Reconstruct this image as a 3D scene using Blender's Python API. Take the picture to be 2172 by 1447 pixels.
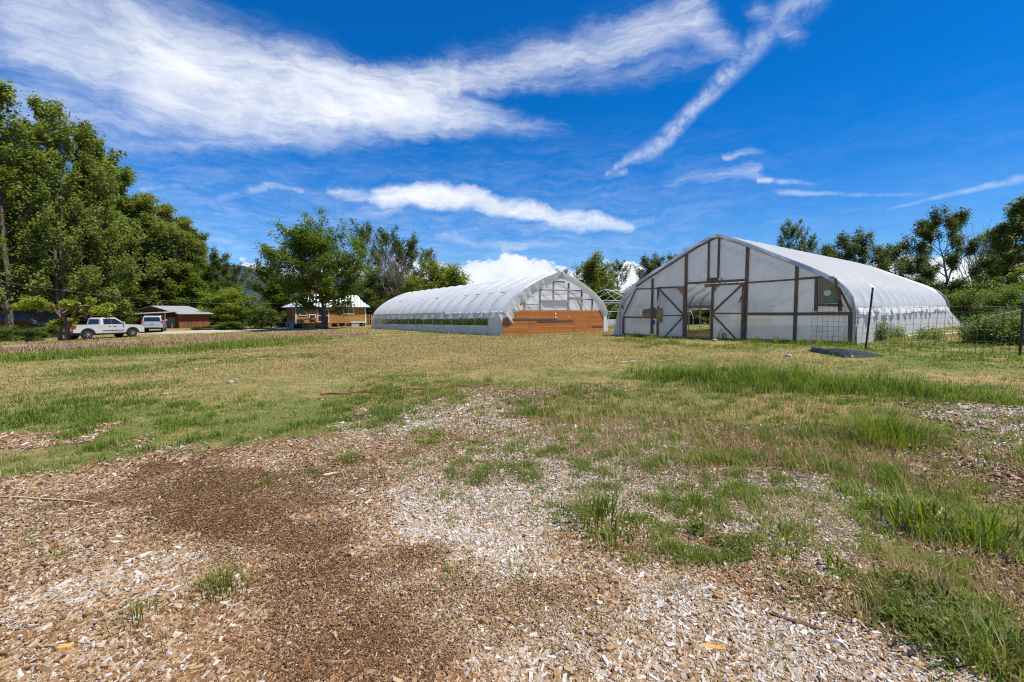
import bpy, bmesh, math, random
import numpy as np
from mathutils import Vector, Matrix
R_ = math.radians
for o in list(bpy.data.objects): bpy.data.objects.remove(o)
SC = bpy.context.scene
COL = SC.collection
rng = np.random.default_rng(7)
random.seed(7)

# ------------------------------------------------------------------ camera
FPX, CX, CY, HOR, CAMH = 965.0, 1086.0, 723.5, 661.0, 1.5
PITCH = math.atan((CY - HOR) / FPX)
cam = bpy.data.objects.new('camera', bpy.data.cameras.new('camera'))
COL.objects.link(cam)
cam.data.sensor_width = 36; cam.data.lens = FPX / 2172 * 36
cam.data.clip_start = 0.05; cam.data.clip_end = 30000
cam.location = (0, 0, CAMH); cam.rotation_euler = (math.pi / 2 - PITCH, 0, 0)
SC.camera = cam
SC.view_settings.view_transform = 'Standard'; SC.view_settings.look = 'None'
SC.view_settings.exposure = 0.58; SC.view_settings.gamma = 1.0
SC.cycles.max_bounces = 8; SC.cycles.diffuse_bounces = 4; SC.cycles.transparent_max_bounces = 24
SC.cycles.transmission_bounces = 6; SC.cycles.use_denoising = True; SC.cycles.denoising_prefilter = 'NONE'; SC.cycles.filter_width = 1.15
SC.cycles.caustics_reflective = False; SC.cycles.caustics_refractive = False

def ray(px, py):
    a, b = (px - CX) / FPX, (CY - py) / FPX
    c, s = math.cos(PITCH), math.sin(PITCH)
    return np.array([a, c + b * s, -s + b * c])
def at(px, py, d):
    r = ray(px, py); r = r * (d / r[1])
    return Vector((r[0], r[1], r[2] + CAMH))

# ------------------------------------------------------------------ sun and sky
SUN_EL = R_(62); SUN_AZ = math.atan2(0.93, -0.37)      # azimuth from +Y clockwise
sd = Vector((math.sin(SUN_AZ) * math.cos(SUN_EL), math.cos(SUN_AZ) * math.cos(SUN_EL), math.sin(SUN_EL)))
sun = bpy.data.objects.new('sun', bpy.data.lights.new('sun', 'SUN')); COL.objects.link(sun)
sun.data.energy = 4.6; sun.data.angle = R_(0.5); sun.data.color = (1, .935, .82)
sun.rotation_euler = (-sd).to_track_quat('-Z', 'Y').to_euler()

class NT:
    """small node-tree helper"""
    def __init__(s, tree): s.t = tree; s.n = tree.nodes; s.l = tree.links
    def put(s, sock, v):
        if hasattr(v, 'is_output'): s.l.new(v, sock)
        elif v is not None: sock.default_value = v
    def node(s, kind, **k):
        n = s.n.new(kind)
        for a, b in k.items(): setattr(n, a, b)
        return n
    def m(s, op, a=None, b=None, c=None, clamp=False):
        n = s.node('ShaderNodeMath', operation=op, use_clamp=clamp)
        for i, v in enumerate((a, b, c)):
            if v is not None: s.put(n.inputs[i], v)
        return n.outputs[0]
    def vm(s, op, a=None, b=None, c=None, out=0):
        n = s.node('ShaderNodeVectorMath', operation=op)
        for i, v in enumerate((a, b, c)):
            if v is not None: s.put(n.inputs[i], v)
        return n.outputs[out]
    def mr(s, v, a, b, c=0.0, d=1.0, mode='SMOOTHSTEP'):
        n = s.node('ShaderNodeMapRange', interpolation_type=mode)
        for i, x in enumerate((v, a, b, c, d)): s.put(n.inputs[i], x)
        return n.outputs[0]
    def noise(s, vec, scale, detail=4, rough=.55, dist=0.0, out=0):
        n = s.node('ShaderNodeTexNoise')
        if vec is not None: s.put(n.inputs['Vector'], vec)
        n.inputs['Scale'].default_value = scale; n.inputs['Detail'].default_value = detail
        n.inputs['Roughness'].default_value = rough; n.inputs['Distortion'].default_value = dist
        return n.outputs[out]
    def mix(s, f, a, b, blend='MIX'):
        n = s.node('ShaderNodeMix', data_type='RGBA', blend_type=blend)
        for nm, v in (('Factor', f), ('A', a), ('B', b)):
            sock = [x for x in n.inputs if x.name == nm and x.enabled][0]
            if isinstance(v, tuple) and len(v) == 3: v = (*v, 1)
            s.put(sock, v)
        return [x for x in n.outputs if x.enabled][0]
    def xyz(s, v):
        n = s.node('ShaderNodeSeparateXYZ'); s.put(n.inputs[0], v); return n.outputs
    def com(s, x=0.0, y=0.0, z=0.0):
        n = s.node('ShaderNodeCombineXYZ')
        for i, v in enumerate((x, y, z)): s.put(n.inputs[i], v)
        return n.outputs[0]
    def bump(s, h, strength=.5, dist=.02):
        n = s.node('ShaderNodeBump'); s.put(n.inputs['Height'], h)
        n.inputs['Strength'].default_value = strength; n.inputs['Distance'].default_value = dist
        return n.outputs[0]

def make_world():
    w = bpy.data.worlds.new('World'); SC.world = w; w.use_nodes = True
    w.node_tree.nodes.clear(); t = NT(w.node_tree)
    sky = t.node('ShaderNodeTexSky', sky_type='NISHITA', sun_disc=False, sun_elevation=SUN_EL,
                 sun_rotation=SUN_AZ, altitude=900, air_density=1.0, dust_density=0.3, ozone_density=3.0)
    d = t.vm('NORMALIZE', t.node('ShaderNodeTexCoord').outputs['Generated'])
    x, y, z = t.xyz(d)
    az, el = t.m('ARCTAN2', x, y), t.m('ARCSINE', z)
    P = t.com(az, el, 0.0)
    n1 = t.noise(P, 3.2, 5, .6, 0, 1); n2 = t.noise(P, 14, 5, .62, 0, 1)
    Pw = t.vm('MULTIPLY_ADD', t.vm('SUBTRACT', n1, (.5, .5, .5)), (.14, .075, 0), P)
    Pw = t.vm('MULTIPLY_ADD', t.vm('SUBTRACT', n2, (.5, .5, .5)), (.06, .035, 0), Pw)
    def ae(px, py):
        r = ray(px, py); r /= np.linalg.norm(r)
        return (math.atan2(r[0], r[1]), math.asin(r[2]))
    def seg(x1, y1, x2, y2, w1, w2, al, P_=None, al2=None):
        if isinstance(P_, float): P_, al2 = None, P_
        a, b = ae(x1, y1), ae(x2, y2); dx, dy = b[0] - a[0], b[1] - a[1]; L2 = dx * dx + dy * dy
        pa = t.vm('SUBTRACT', P_ or Pw, (a[0], a[1], 0))
        h = t.m('MULTIPLY', t.vm('DOT_PRODUCT', pa, (dx / L2, dy / L2, 0), out=1), 1.0, clamp=True)
        sc = t.node('ShaderNodeVectorMath', operation='SCALE'); sc.inputs[0].default_value = (dx, dy, 0)
        t.put(sc.inputs['Scale'], h)
        q = t.vm('LENGTH', t.vm('SUBTRACT', pa, sc.outputs[0]), out=1)
        wd = t.m('MULTIPLY_ADD', h, (w2 - w1) / FPX, w1 / FPX)
        r_ = t.mr(t.m('DIVIDE', q, wd), 1.0, 0.0, 0.0, al if al2 is None else 1.0)
        return r_ if al2 is None else t.m('MULTIPLY', r_, t.m('MULTIPLY_ADD', h, al2 - al, al))
    def union(lst):
        acc = lst[0]
        for v in lst[1:]: acc = t.m('MAXIMUM', acc, v)
        return acc
    # thick cirrus bands
    cir = union([seg(-350, 0, 60, 75, 110, 125, .52), seg(60, 75, 330, 150, 125, 160, .72), seg(330, 150, 640, 215, 165, 140, .92),
                 seg(640, 215, 900, 235, 140, 95, 1.0), seg(900, 235, 1210, 280, 95, 34, .85, .25),
                 seg(-300, 190, 330, 250, 110, 100, .5), seg(200, 303, 850, 270, 26, 70, .40, .62),
                 seg(640, 212, 960, 175, 110, 60, .78), seg(960, 175, 1240, 105, 60, 80, .62), seg(1240, 105, 1450, 45, 82, 75, .62), seg(960, 120, 1400, 30, 60, 80, .3),
                 seg(1450, 45, 1550, 120, 75, 50, .58, .4), seg(1150, 165, 1480, 135, 50, 50, .45, .3), seg(1600, 20, 1700, 60, 40, 40, .4)])
    low = union([seg(705, 400, 830, 428, 18, 46, .5), seg(830, 424, 1010, 416, 42, 44, .92), seg(1010, 424, 1180, 455, 44, 34, .85),
                 seg(1180, 458, 1330, 474, 36, 26, .8), seg(1320, 470, 1450, 452, 30, 18, .6, .15),
                 seg(1060, 522, 1400, 495, 30, 14, .5, .2), seg(560, 475, 850, 440, 26, 50, .2, .5),
                 seg(1370, 395, 1590, 372, 24, 36, .25, .5), seg(1215, 382, 1330, 372, 14, 22, .2, .5), seg(1530, 340, 1660, 318, 20, 14, .45, .2), seg(1330, 372, 1400, 420, 40, 30, .35, .15),
                 seg(580, 388, 645, 402, 16, 14, .45), seg(940, 505, 1090, 520, 36, 20, .45)])
    Ps = t.vm('MULTIPLY_ADD', t.vm('SUBTRACT', n2, (.5, .5, .5)), (.022, .012, 0), P)
    trail = union([seg(1725, -20, 1590, 105, 40, 32, .55, Ps), seg(1590, 105, 1470, 235, 30, 20, .72, Ps), seg(1470, 235, 1390, 312, 20, 26, .75, Ps),
                   seg(1390, 312, 1285, 368, 30, 6, .6, Ps), seg(300, 402, 560, 372, 8, 4, .5, Ps, .0), seg(375, 440, 560, 398, 9, 12, .2, Ps, .5),
                   seg(1608, 383, 1740, 390, 9, 5, .95, Ps, .1), seg(1640, 407, 1960, 413, 8, 4, .6, Ps, .15), seg(1880, 444, 2190, 370, 4, 10, .2, Ps, .6),
                   seg(420, 452, 500, 450, 5, 3, .35, Ps)])
    # streaks: anisotropic noise along the wind
    mp = t.node('ShaderNodeMapping'); t.put(mp.inputs[0], Pw); mp.inputs['Rotation'].default_value = (0, 0, R_(12)); mp.inputs['Scale'].default_value = (2.6, 15, 1)
    st = t.noise(mp.outputs[0], 1.9, 10, .66, .9)
    mp2 = t.node('ShaderNodeMapping'); t.put(mp2.inputs[0], Pw); mp2.inputs['Rotation'].default_value = (0, 0, R_(-14)); mp2.inputs['Scale'].default_value = (4, 13, 1)
    st2 = t.noise(mp2.outputs[0], 3.6, 9, .68, .7)
    mp3 = t.node('ShaderNodeMapping'); t.put(mp3.inputs[0], Pw); mp3.inputs['Rotation'].default_value = (0, 0, R_(5)); mp3.inputs['Scale'].default_value = (5, 46, 1)
    st3 = t.noise(mp3.outputs[0], 2.2, 8, .7, 1.2)
    stt = t.m('ADD', t.m('ADD', t.m('MULTIPLY', st, .42), t.m('MULTIPLY', st2, .33)), t.m('MULTIPLY', st3, .25))
    sn = t.mr(stt, .33, .66)
    def wisp(mask, k, lo, hi):
        n = t.m('MULTIPLY', t.m('SUBTRACT', stt, .5), k)
        return t.m('MULTIPLY', t.mr(t.m('ADD', mask, n), lo, hi), t.mr(mask, .0, .55))
    a = wisp(cir, 1.55, .05, 1.2)
    b = wisp(low, 1.75, .08, 1.15)
    c = t.m('MULTIPLY', trail, t.m('MULTIPLY_ADD', t.mr(t.noise(Ps, 30, 7, .68), .3, .66), .68, .08))
    cl = t.m('MAXIMUM', t.m('MAXIMUM', a, b), c)
    # faint veil between ~3 and 22 degrees, more to the left
    veil = t.m('MULTIPLY', t.mr(el, R_(24), R_(8)), t.mr(stt, .40, .72, 0.02, .36))
    veil = t.m('MULTIPLY', veil, t.mr(az, R_(40), R_(0), .25, 1))
    # cumulus bank low on the horizon
    pu = t.noise(t.vm('MULTIPLY', P, (1, 1.6, 1)), 9, 8, .58)
    top = t.m('MULTIPLY_ADD', t.m('SUBTRACT', pu, .5), R_(7.5), R_(4.9))
    top = t.m('MULTIPLY_ADD', t.mr(t.m('ABSOLUTE', t.m('SUBTRACT', az, R_(-1.5))), R_(17), R_(2)), R_(1.8), top)
    bank = t.m('MULTIPLY', t.mr(t.m('SUBTRACT', el, top), R_(.35), R_(-.35)), t.mr(pu, .2, .5, .75, 1))
    cl = t.m('MAXIMUM', t.m('MAXIMUM', cl, veil), t.m('MULTIPLY', bank, .93))
    cl = t.m('MULTIPLY', cl, .97, clamp=True)
    skyc = t.mix(1.0, sky.outputs[0], t.mix(t.mr(el, R_(1), R_(20)), (.36, .64, .92), (.015, .53, 1.04)), 'MULTIPLY')
    cloudc = t.mix(t.mr(pu, .3, .65), (5.6, 6.0, 6.7), (7.2, 7.3, 7.5))
    col = t.mix(cl, skyc, cloudc)
    bg = t.node('ShaderNodeBackground'); t.put(bg.inputs[0], col); bg.inputs[1].default_value = 0.1
    out = t.node('ShaderNodeOutputWorld'); t.l.new(bg.outputs[0], out.inputs[0])
    w.cycles.sampling_method = 'MANUAL'; w.cycles.sample_map_resolution = 512
make_world()

# ------------------------------------------------------------------ object bookkeeping
def tag(o, label=None, cat=None, group=None, kind=None):
    if label: o['label'] = label
    if cat: o['category'] = cat
    if group: o['group'] = group
    if kind: o['kind'] = kind
    return o
def empty(name, loc, rz=0, rx=0, ry=0):
    o = bpy.data.objects.new(name, None); COL.objects.link(o)
    o.location = loc; o.rotation_euler = (rx, ry, rz); o.empty_display_size = .3
    return o
def copy_tree(o, parent=None):
    c = o.copy(); COL.objects.link(c)
    if parent: c.parent = parent
    for ch in [x for x in o.children]: copy_tree(ch, c)
    return c

class MB:
    """collects boxes, bars, tubes and sheets into one mesh"""
    def __init__(s): s.v = []; s.f = []; s.sm = []
    def add(s, vs, fs, smooth=False):
        k = len(s.v); s.v += [tuple(v) for v in vs]; s.f += [tuple(i + k for i in f) for f in fs]; s.sm += [smooth] * len(fs); return s
    def box(s, x0, x1, y0, y1, z0, z1):
        return s.add([(x0, y0, z0), (x1, y0, z0), (x1, y1, z0), (x0, y1, z0), (x0, y0, z1), (x1, y0, z1), (x1, y1, z1), (x0, y1, z1)],
                     [(0, 3, 2, 1), (4, 5, 6, 7), (0, 1, 5, 4), (1, 2, 6, 5), (2, 3, 7, 6), (3, 0, 4, 7)])
    def bar(s, a, b, w, h, up=(0, 0, 1)):
        a, b = Vector(a), Vector(b); d = (b - a).normalized(); up = Vector(up)
        x = d.cross(up)
        if x.length < 1e-4: x = d.cross(Vector((1, 0, 0)))
        x.normalize(); y = x.cross(d); x *= w / 2; y *= h / 2
        vs = [p + i * x + j * y for p in (a, b) for i, j in ((-1, -1), (1, -1), (1, 1), (-1, 1))]
        return s.add(vs, [(0, 1, 2, 3), (7, 6, 5, 4), (0, 4, 5, 1), (1, 5, 6, 2), (2, 6, 7, 3), (3, 7, 4, 0)])
    def tube(s, pts, r, n=8, cap=True):
        pts = [Vector(p) for p in pts]; rs = r if isinstance(r, (list, tuple)) else [r] * len(pts)
        vs = []; x = None
        for i, p in enumerate(pts):
            d = (pts[min(i + 1, len(pts) - 1)] - pts[max(i - 1, 0)]).normalized()
            if x is None: x = d.orthogonal().normalized()
            else: x = (x - d * x.dot(d)).normalized()
            y = d.cross(x)
            for k in range(n):
                a = 2 * math.pi * k / n; vs.append(p + (x * math.cos(a) + y * math.sin(a)) * rs[i])
        fs = []
        for i in range(len(pts) - 1):
            for k in range(n):
                fs.append((i * n + k, i * n + (k + 1) % n, (i + 1) * n + (k + 1) % n, (i + 1) * n + k))
        s.add(vs, fs, True)
        if cap: s.add(vs[:n], [tuple(reversed(range(n)))]); s.add(vs[-n:], [tuple(range(n))])
        return s
    def prism(s, poly, axis, a, b, shrink=None):
        """poly of 2-D points extruded along axis ('x','y','z') from a to b"""
        def mk(p, q):
            return {'x': (q, p[0], p[1]), 'y': (p[0], q, p[1]), 'z': (p[0], p[1], q)}[axis]
        n = len(poly); vs = [mk(p, a) for p in poly] + [mk(p, b) for p in poly]
        fs = [tuple(range(n)), tuple(reversed(range(n, 2 * n)))] + [((i + 1) % n, i, n + i, n + (i + 1) % n) for i in range(n)]
        return s.add(vs, fs)
    def grid(s, rows, smooth=True):
        """rows: list of equal-length point lists"""
        n = len(rows[0]); vs = [p for r in rows for p in r]
        return s.add(vs, [(i * n + j, i * n + j + 1, (i + 1) * n + j + 1, (i + 1) * n + j) for i in range(len(rows) - 1) for j in range(n - 1)], smooth)
    def ball(s, c, rx, ry, rz, n=10, m=6, jit=0):
        vs = []; rr = random.Random(int(abs(c[0] * 131 + c[1] * 71) * 10) % 9999)
        for i in range(m + 1):
            t = math.pi * i / m
            for k in range(n):
                a = 2 * math.pi * k / n; j = 1 + (rr.random() - .5) * jit
                vs.append((c[0] + rx * math.sin(t) * math.cos(a) * j, c[1] + ry * math.sin(t) * math.sin(a) * j, c[2] + rz * math.cos(t) * j))
        return s.add(vs, [(i * n + k, (i + 1) * n + k, (i + 1) * n + (k + 1) % n, i * n + (k + 1) % n) for i in range(m) for k in range(n)], True)
    def build(s, name, mat, parent=None, bevel=0, fix=True, solid=0):
        me = bpy.data.meshes.new(name); me.from_pydata(s.v, [], s.f)
        me.polygons.foreach_set('use_smooth', s.sm)
        if fix:
            bm = bmesh.new(); bm.from_mesh(me); bmesh.ops.recalc_face_normals(bm, faces=bm.faces); bm.to_mesh(me); bm.free()
        me.materials.append(mat); o = bpy.data.objects.new(name, me); COL.objects.link(o)
        if parent: o.parent = parent
        if bevel:
            m = o.modifiers.new('bevel', 'BEVEL'); m.width = bevel; m.segments = 2; m.limit_method = 'ANGLE'; m.angle_limit = R_(35)
        if solid:
            m = o.modifiers.new('solid', 'SOLIDIFY'); m.thickness = solid
        return o

# ------------------------------------------------------------------ materials
def material(name):
    m = bpy.data.materials.new(name); m.use_nodes = True; m.node_tree.nodes.clear()
    t = NT(m.node_tree); out = t.node('ShaderNodeOutputMaterial'); return m, t, out
def principled(t, out, col, rough=.6, metal=0., spec=.3, normal=None, coat=0.):
    p = t.node('ShaderNodeBsdfPrincipled')
    if isinstance(col, tuple) and len(col) == 3: col = (*col, 1)
    t.put(p.inputs['Base Color'], col); t.put(p.inputs['Roughness'], rough); p.inputs['Metallic'].default_value = metal
    p.inputs['Specular IOR Level'].default_value = spec; p.inputs['Coat Weight'].default_value = coat
    if normal is not None: t.l.new(normal, p.inputs['Normal'])
    t.l.new(p.outputs[0], out.inputs[0]); return p
def pm(name, c1, c2=None, scale=6, rough=.6, bump=0., metal=0., stretch=(1, 1, 1), spec=.3, coat=0., det=6, lo=.35, hi=.65):
    m, t, out = material(name); c2 = c2 or tuple(x * .75 for x in c1)
    co = t.vm('MULTIPLY', t.node('ShaderNodeTexCoord').outputs['Object'], stretch)
    n = t.noise(co, scale, det, .6)
    col = t.mix(t.mr(n, lo, hi), (*c2, 1), (*c1, 1))
    principled(t, out, col, rough, metal, spec, t.bump(n, bump, .02) if bump else None, coat); return m
def boards(name, c1, c2, row, length, axes='xz', gap=.006, rough=.65, vertical=False, grime=(.1, .08, .06), grime_amt=.35):
    """board cladding: a brick pattern of planks in the plane given by axes"""
    m, t, out = material(name); x, y, z = t.xyz(t.node('ShaderNodeTexCoord').outputs['Object'])
    u = {'x': x, 'y': y, 'd': t.m('ADD', x, y)}[axes[0]]
    v = t.com(z, u, 0.0) if vertical else t.com(u, z, 0.0)
    b = t.node('ShaderNodeTexBrick'); t.put(b.inputs['Vector'], v); b.offset = .37; b.offset_frequency = 2; b.squash = 1
    b.inputs['Scale'].default_value = 1; b.inputs['Brick Width'].default_value = length; b.inputs['Row Height'].default_value = row
    b.inputs['Mortar Size'].default_value = gap; b.inputs['Mortar Smooth'].default_value = .2; b.inputs['Bias'].default_value = 0
    b.inputs['Color1'].default_value = (*c1, 1); b.inputs['Color2'].default_value = (*c2, 1)
    b.inputs['Mortar'].default_value = (c1[0] * .25, c1[1] * .22, c1[2] * .2, 1)
    g = t.noise(t.vm('MULTIPLY', v, (1.5, 22, 1)), 2.2, 6, .6)
    col = t.mix(t.mr(g, .35, .75, 0, .55), b.outputs[0], (c2[0] * .55, c2[1] * .5, c2[2] * .45))
    gr = t.noise(t.node('ShaderNodeTexCoord').outputs['Object'], 1.1, 5, .6)
    col = t.mix(t.mr(gr, .52, .75, 0, grime_amt), col, grime)
    principled(t, out, col, rough, 0, .25, t.bump(t.m('ADD', t.m('MULTIPLY', b.outputs[1], -1.0), t.m('MULTIPLY', g, .2)), .6, .012)); return m
def corrugated(name, col, axis='x', pitch=.2, rough=.4, rust=.2):
    m, t, out = material(name); co = t.node('ShaderNodeTexCoord').outputs['Object']; xs = t.xyz(co)
    u = xs['xyz'.index(axis)]
    w = t.m('SINE', t.m('MULTIPLY', u, 2 * math.pi / pitch))
    n = t.noise(co, 2.5, 6, .6)
    c = t.mix(t.mr(n, .45, .8, 0, rust), (*col, 1), (.3, .24, .2))
    principled(t, out, c, rough, .35, .4, t.bump(w, .7, .03)); return m
def plastic(name, transp=.05, alb=.8, trans=.5, dirt=.2, scale=1.2, gloss=.1, crinkle=.3, tscale=3.0):
    """greenhouse film: scatters light both ways, lets part of it straight through"""
    m, t, out = material(name); co = t.node('ShaderNodeTexCoord').outputs['Object']
    n = t.noise(co, scale, 7, .62); n2 = t.noise(t.vm('MULTIPLY', co, (1, 1, .35)), tscale, 6, .65, .6)
    col = t.mix(t.mr(n, .45, .8, 0, dirt), (alb * .94, alb * .97, alb), (alb * .62, alb * .6, alb * .55))
    bmp = t.bump(n2, crinkle, .03)
    d = t.node('ShaderNodeBsdfDiffuse'); t.put(d.inputs[0], col); t.l.new(bmp, d.inputs['Normal'])
    tr = t.node('ShaderNodeBsdfTranslucent'); t.put(tr.inputs[0], col); t.l.new(bmp, tr.inputs['Normal'])
    mx = t.node('ShaderNodeMixShader'); mx.inputs[0].default_value = trans; t.l.new(d.outputs[0], mx.inputs[1]); t.l.new(tr.outputs[0], mx.inputs[2])
    g = t.node('ShaderNodeBsdfGlossy'); g.inputs['Roughness'].default_value = .28; t.l.new(bmp, g.inputs['Normal'])
    m2 = t.node('ShaderNodeMixShader'); m2.inputs[0].default_value = gloss; t.l.new(mx.outputs[0], m2.inputs[1]); t.l.new(g.outputs[0], m2.inputs[2])
    tp = t.node('ShaderNodeBsdfTransparent')
    m3 = t.node('ShaderNodeMixShader'); t.put(m3.inputs[0], t.mr(n2, .25, .8, transp * .6, transp * 1.4)); t.l.new(m2.outputs[0], m3.inputs[1]); t.l.new(tp.outputs[0], m3.inputs[2])
    t.l.new(m3.outputs[0], out.inputs[0]); return m
def leafmat(name, c1, c2, c3=None, trans=.4, nscale=.35):
    """foliage: per-leaf tint attribute mixed between two greens, clump variation"""
    m, t, out = material(name); a = t.node('ShaderNodeAttribute'); a.attribute_name = 'tint'
    n = t.noise(t.node('ShaderNodeTexCoord').outputs['Object'], nscale, 4, .6)
    oi = t.node('ShaderNodeObjectInfo').outputs['Random']
    col = t.mix(a.outputs['Fac'], (*c1, 1), (*c2, 1))
    col = t.mix(t.mr(n, .45, .75, 0, .6), col, (*(c3 or c2), 1))
    hs = t.node('ShaderNodeHueSaturation'); t.put(hs.inputs['Hue'], t.m('MULTIPLY_ADD', oi, .024, .488)); t.put(hs.inputs['Value'], t.m('MULTIPLY_ADD', oi, .3, .85)); t.put(hs.inputs['Color'], col)
    col = hs.outputs[0]
    d = t.node('ShaderNodeBsdfPrincipled'); t.put(d.inputs['Base Color'], col); d.inputs['Roughness'].default_value = .55; d.inputs['Specular IOR Level'].default_value = .3
    tr = t.node('ShaderNodeBsdfTranslucent'); t.put(tr.inputs[0], t.mix(1.0, col, (1.25, 1.3, .5), 'MULTIPLY'))
    mx = t.node('ShaderNodeMixShader'); mx.inputs[0].default_value = trans; t.l.new(d.outputs[0], mx.inputs[1]); t.l.new(tr.outputs[0], mx.inputs[2])
    t.l.new(mx.outputs[0], out.inputs[0]); return m

M = {}
M['wood'] = pm('weathered_wood', (.26, .17, .115), (.12, .078, .054), 5, .8, .4, stretch=(8, 8, .6))
M['wood_h'] = pm('weathered_rail', (.28, .185, .13), (.115, .075, .053), 5, .8, .4, stretch=(.8, 8, 8))
M['wood_grey'] = pm('grey_wood', (.30, .27, .24), (.16, .14, .12), 5, .8, .3, stretch=(6, 6, .8))
M['ply'] = pm('plywood', (.42, .26, .11), (.28, .16, .06), 4, .7, .1)
M['galv'] = pm('galvanized', (.42, .44, .46), (.3, .31, .33), 9, .4, 0, .7)
M['galv_bright'] = pm('bright_galvanized', (.74, .75, .76), (.6, .61, .62), 9, .5, 0, .1)
M['dark_metal'] = pm('dark_metal', (.02, .022, .02), (.035, .03, .028), 9, .5, 0, .3)
M['wire'] = pm('wire', (.16, .16, .155), (.12, .09, .07), 3, .5, 0, .6)
M['green_metal'] = pm('green_paint', (.02, .07, .035), (.03, .05, .03), 9, .5)
M['white_paint'] = pm('white_paint', (.78, .78, .76), (.66, .66, .63), 4, .5)
M['glass'] = pm('dark_glass', (.018, .022, .026), (.012, .014, .018), 2, .06, 0, 0, spec=.7)
M['film_roof_b'] = plastic('film_roof_b', .13, .62, .34, .30, .8, .16, .8, 1.9)
M['film_roof'] = plastic('film_roof', .02, .86, .40, .12, .5, .14, .55, 1.7)
M['film_front'] = plastic('film_front', .20, .94, .62, .45, 2.4, .14, .9, 1.6)
M['film_clear'] = plastic('film_clear', .62, .85, .5, .1, 1.0, .14, .6, 2.5)
M['film_skirt'] = plastic('film_skirt', .03, .92, .62, .32, 1.8, .08, 1.0, 5)
M['film_loose'] = plastic('film_loose', .05, .88, .45, .1, 1.2, .14, .8, 6)
M['rubber'] = pm('rubber', (.02, .02, .02), (.03, .029, .027), 20, .85)
M['alloy'] = pm('alloy', (.34, .34, .35), (.25, .25, .26), 4, .4, 0, .2)
M['car_white'] = pm('white_car_paint', (.45, .465, .485), (.42, .435, .455), 1, .3, 0, 0, spec=.5, coat=.6)
M['car_silver'] = pm('silver_car_paint', (.50, .51, .53), (.47, .48, .5), 1, .3, 0, .45, spec=.5, coat=.6)
M['black_trim'] = pm('black_trim', (.025, .025, .027), (.03, .03, .03), 8, .6)
M['red_lens'] = pm('red_lens', (.45, .015, .015), (.35, .01, .01), 5, .15, spec=.6)
M['cable'] = pm('cable', (.20, .20, .20), None, 4, .8)
M['stone'] = pm('stone', (.40, .34, .27), (.25, .21, .17), 7, .85, .5)
M['bark'] = pm('bark', (.17, .14, .115), (.06, .047, .037), 3, .9, .9, stretch=(5, 5, .7))
M['bark_red'] = pm('fruit_bark', (.20, .13, .095), (.075, .05, .038), 6, .85, .8, stretch=(3, 3, 1))
M['bark_dead'] = pm('dead_bark', (.27, .23, .20), (.11, .09, .075), 3, .9, .5, stretch=(5, 5, .7))

# ------------------------------------------------------------------ terrain
CP = np.array([(0, 0, 0), (-3, 3, 0), (3, 3, .02), (0, 9, .05), (-8, 9, -.05), (11.05, 14.7, .43), (5.2, 21.7, .36), (25.9, 27, .6), (16, 30, .5), (8, 12, .33),
               (-.6, 29, -.03), (7, 34, .02), (-15.7, 51, -.41), (-37, 41, -.97), (-36, 46, -.9), (-30, 33, -.62), (-14, 20, -.3), (-24.6, 60, -.6), (-40, 54, -.72), (-14, 38, -.3),
               (20, 12, .5), (30, 20, .65), (40, 45, .7), (10, 60, .2), (-60, 60, -1), (-60, 30, -1), (0, -20, 0), (-30, -20, -.3), (30, -20, .3), (0, 100, 0), (70, 80, .8), (-80, 100, -.9)], float)
def tps_fit(c):
    n = len(c); d = np.hypot(c[:, None, 0] - c[None, :, 0], c[:, None, 1] - c[None, :, 1])
    K = np.where(d > 0, d * d * np.log(d + 1e-9), 0) + np.eye(n) * 6.0
    Pm = np.c_[np.ones(n), c[:, :2]]; A = np.zeros((n + 3, n + 3)); A[:n, :n] = K; A[:n, n:] = Pm; A[n:, :n] = Pm.T
    return np.linalg.solve(A, np.r_[c[:, 2], 0, 0, 0])
TW = tps_fit(CP)
def hash2(ix, iy, seed):
    h = (ix.astype(np.int64) * 374761393 + iy.astype(np.int64) * 668265263 + seed * 982451653) & 0x7fffffff
    h = ((h ^ (h >> 13)) * 1274126177) & 0x7fffffff
    return ((h ^ (h >> 16)) & 0xffff) / 65535.0
def vnoise(x, y, sc, seed=0):
    x = np.asarray(x, float) * sc; y = np.asarray(y, float) * sc; ix = np.floor(x); iy = np.floor(y); fx = x - ix; fy = y - iy
    fx = fx * fx * (3 - 2 * fx); fy = fy * fy * (3 - 2 * fy)
    a, b, c, d = hash2(ix, iy, seed), hash2(ix + 1, iy, seed), hash2(ix, iy + 1, seed), hash2(ix + 1, iy + 1, seed)
    return (a * (1 - fx) + b * fx) * (1 - fy) + (c * (1 - fx) + d * fx) * fy
def fbm(x, y, sc, seed=0, oc=4):
    s = 0; a = .5; tot = 0
    for i in range(oc): s = s + a * vnoise(x, y, sc * 2 ** i, seed + i * 17); tot += a; a *= .55
    return s / tot
def gz(x, y):
    x = np.asarray(x, float); y = np.asarray(y, float); sh = x.shape; x = x.ravel(); y = y.ravel()
    r = np.hypot(x, y); k = np.minimum(1, 95 / np.maximum(r, 1e-6)); xx, yy = x * k, y * k
    z = np.zeros(len(x))
    for i in range(0, len(x), 40000):
        d = np.hypot(xx[i:i + 40000, None] - CP[None, :, 0], yy[i:i + 40000, None] - CP[None, :, 1])
        z[i:i + 40000] = np.where(d > 0, d * d * np.log(d + 1e-9), 0) @ TW[:-3] + TW[-3] + TW[-2] * xx[i:i + 40000] + TW[-1] * yy[i:i + 40000]
    z = z + (fbm(x, y, .45, 3, 3) - .5) * .10 * np.minimum(1, r / 3) + (fbm(x, y, 2.2, 9, 2) - .5) * .03
    return z.reshape(sh)
def gz1(x, y): return float(gz(np.array([x]), np.array([y]))[0])
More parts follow.
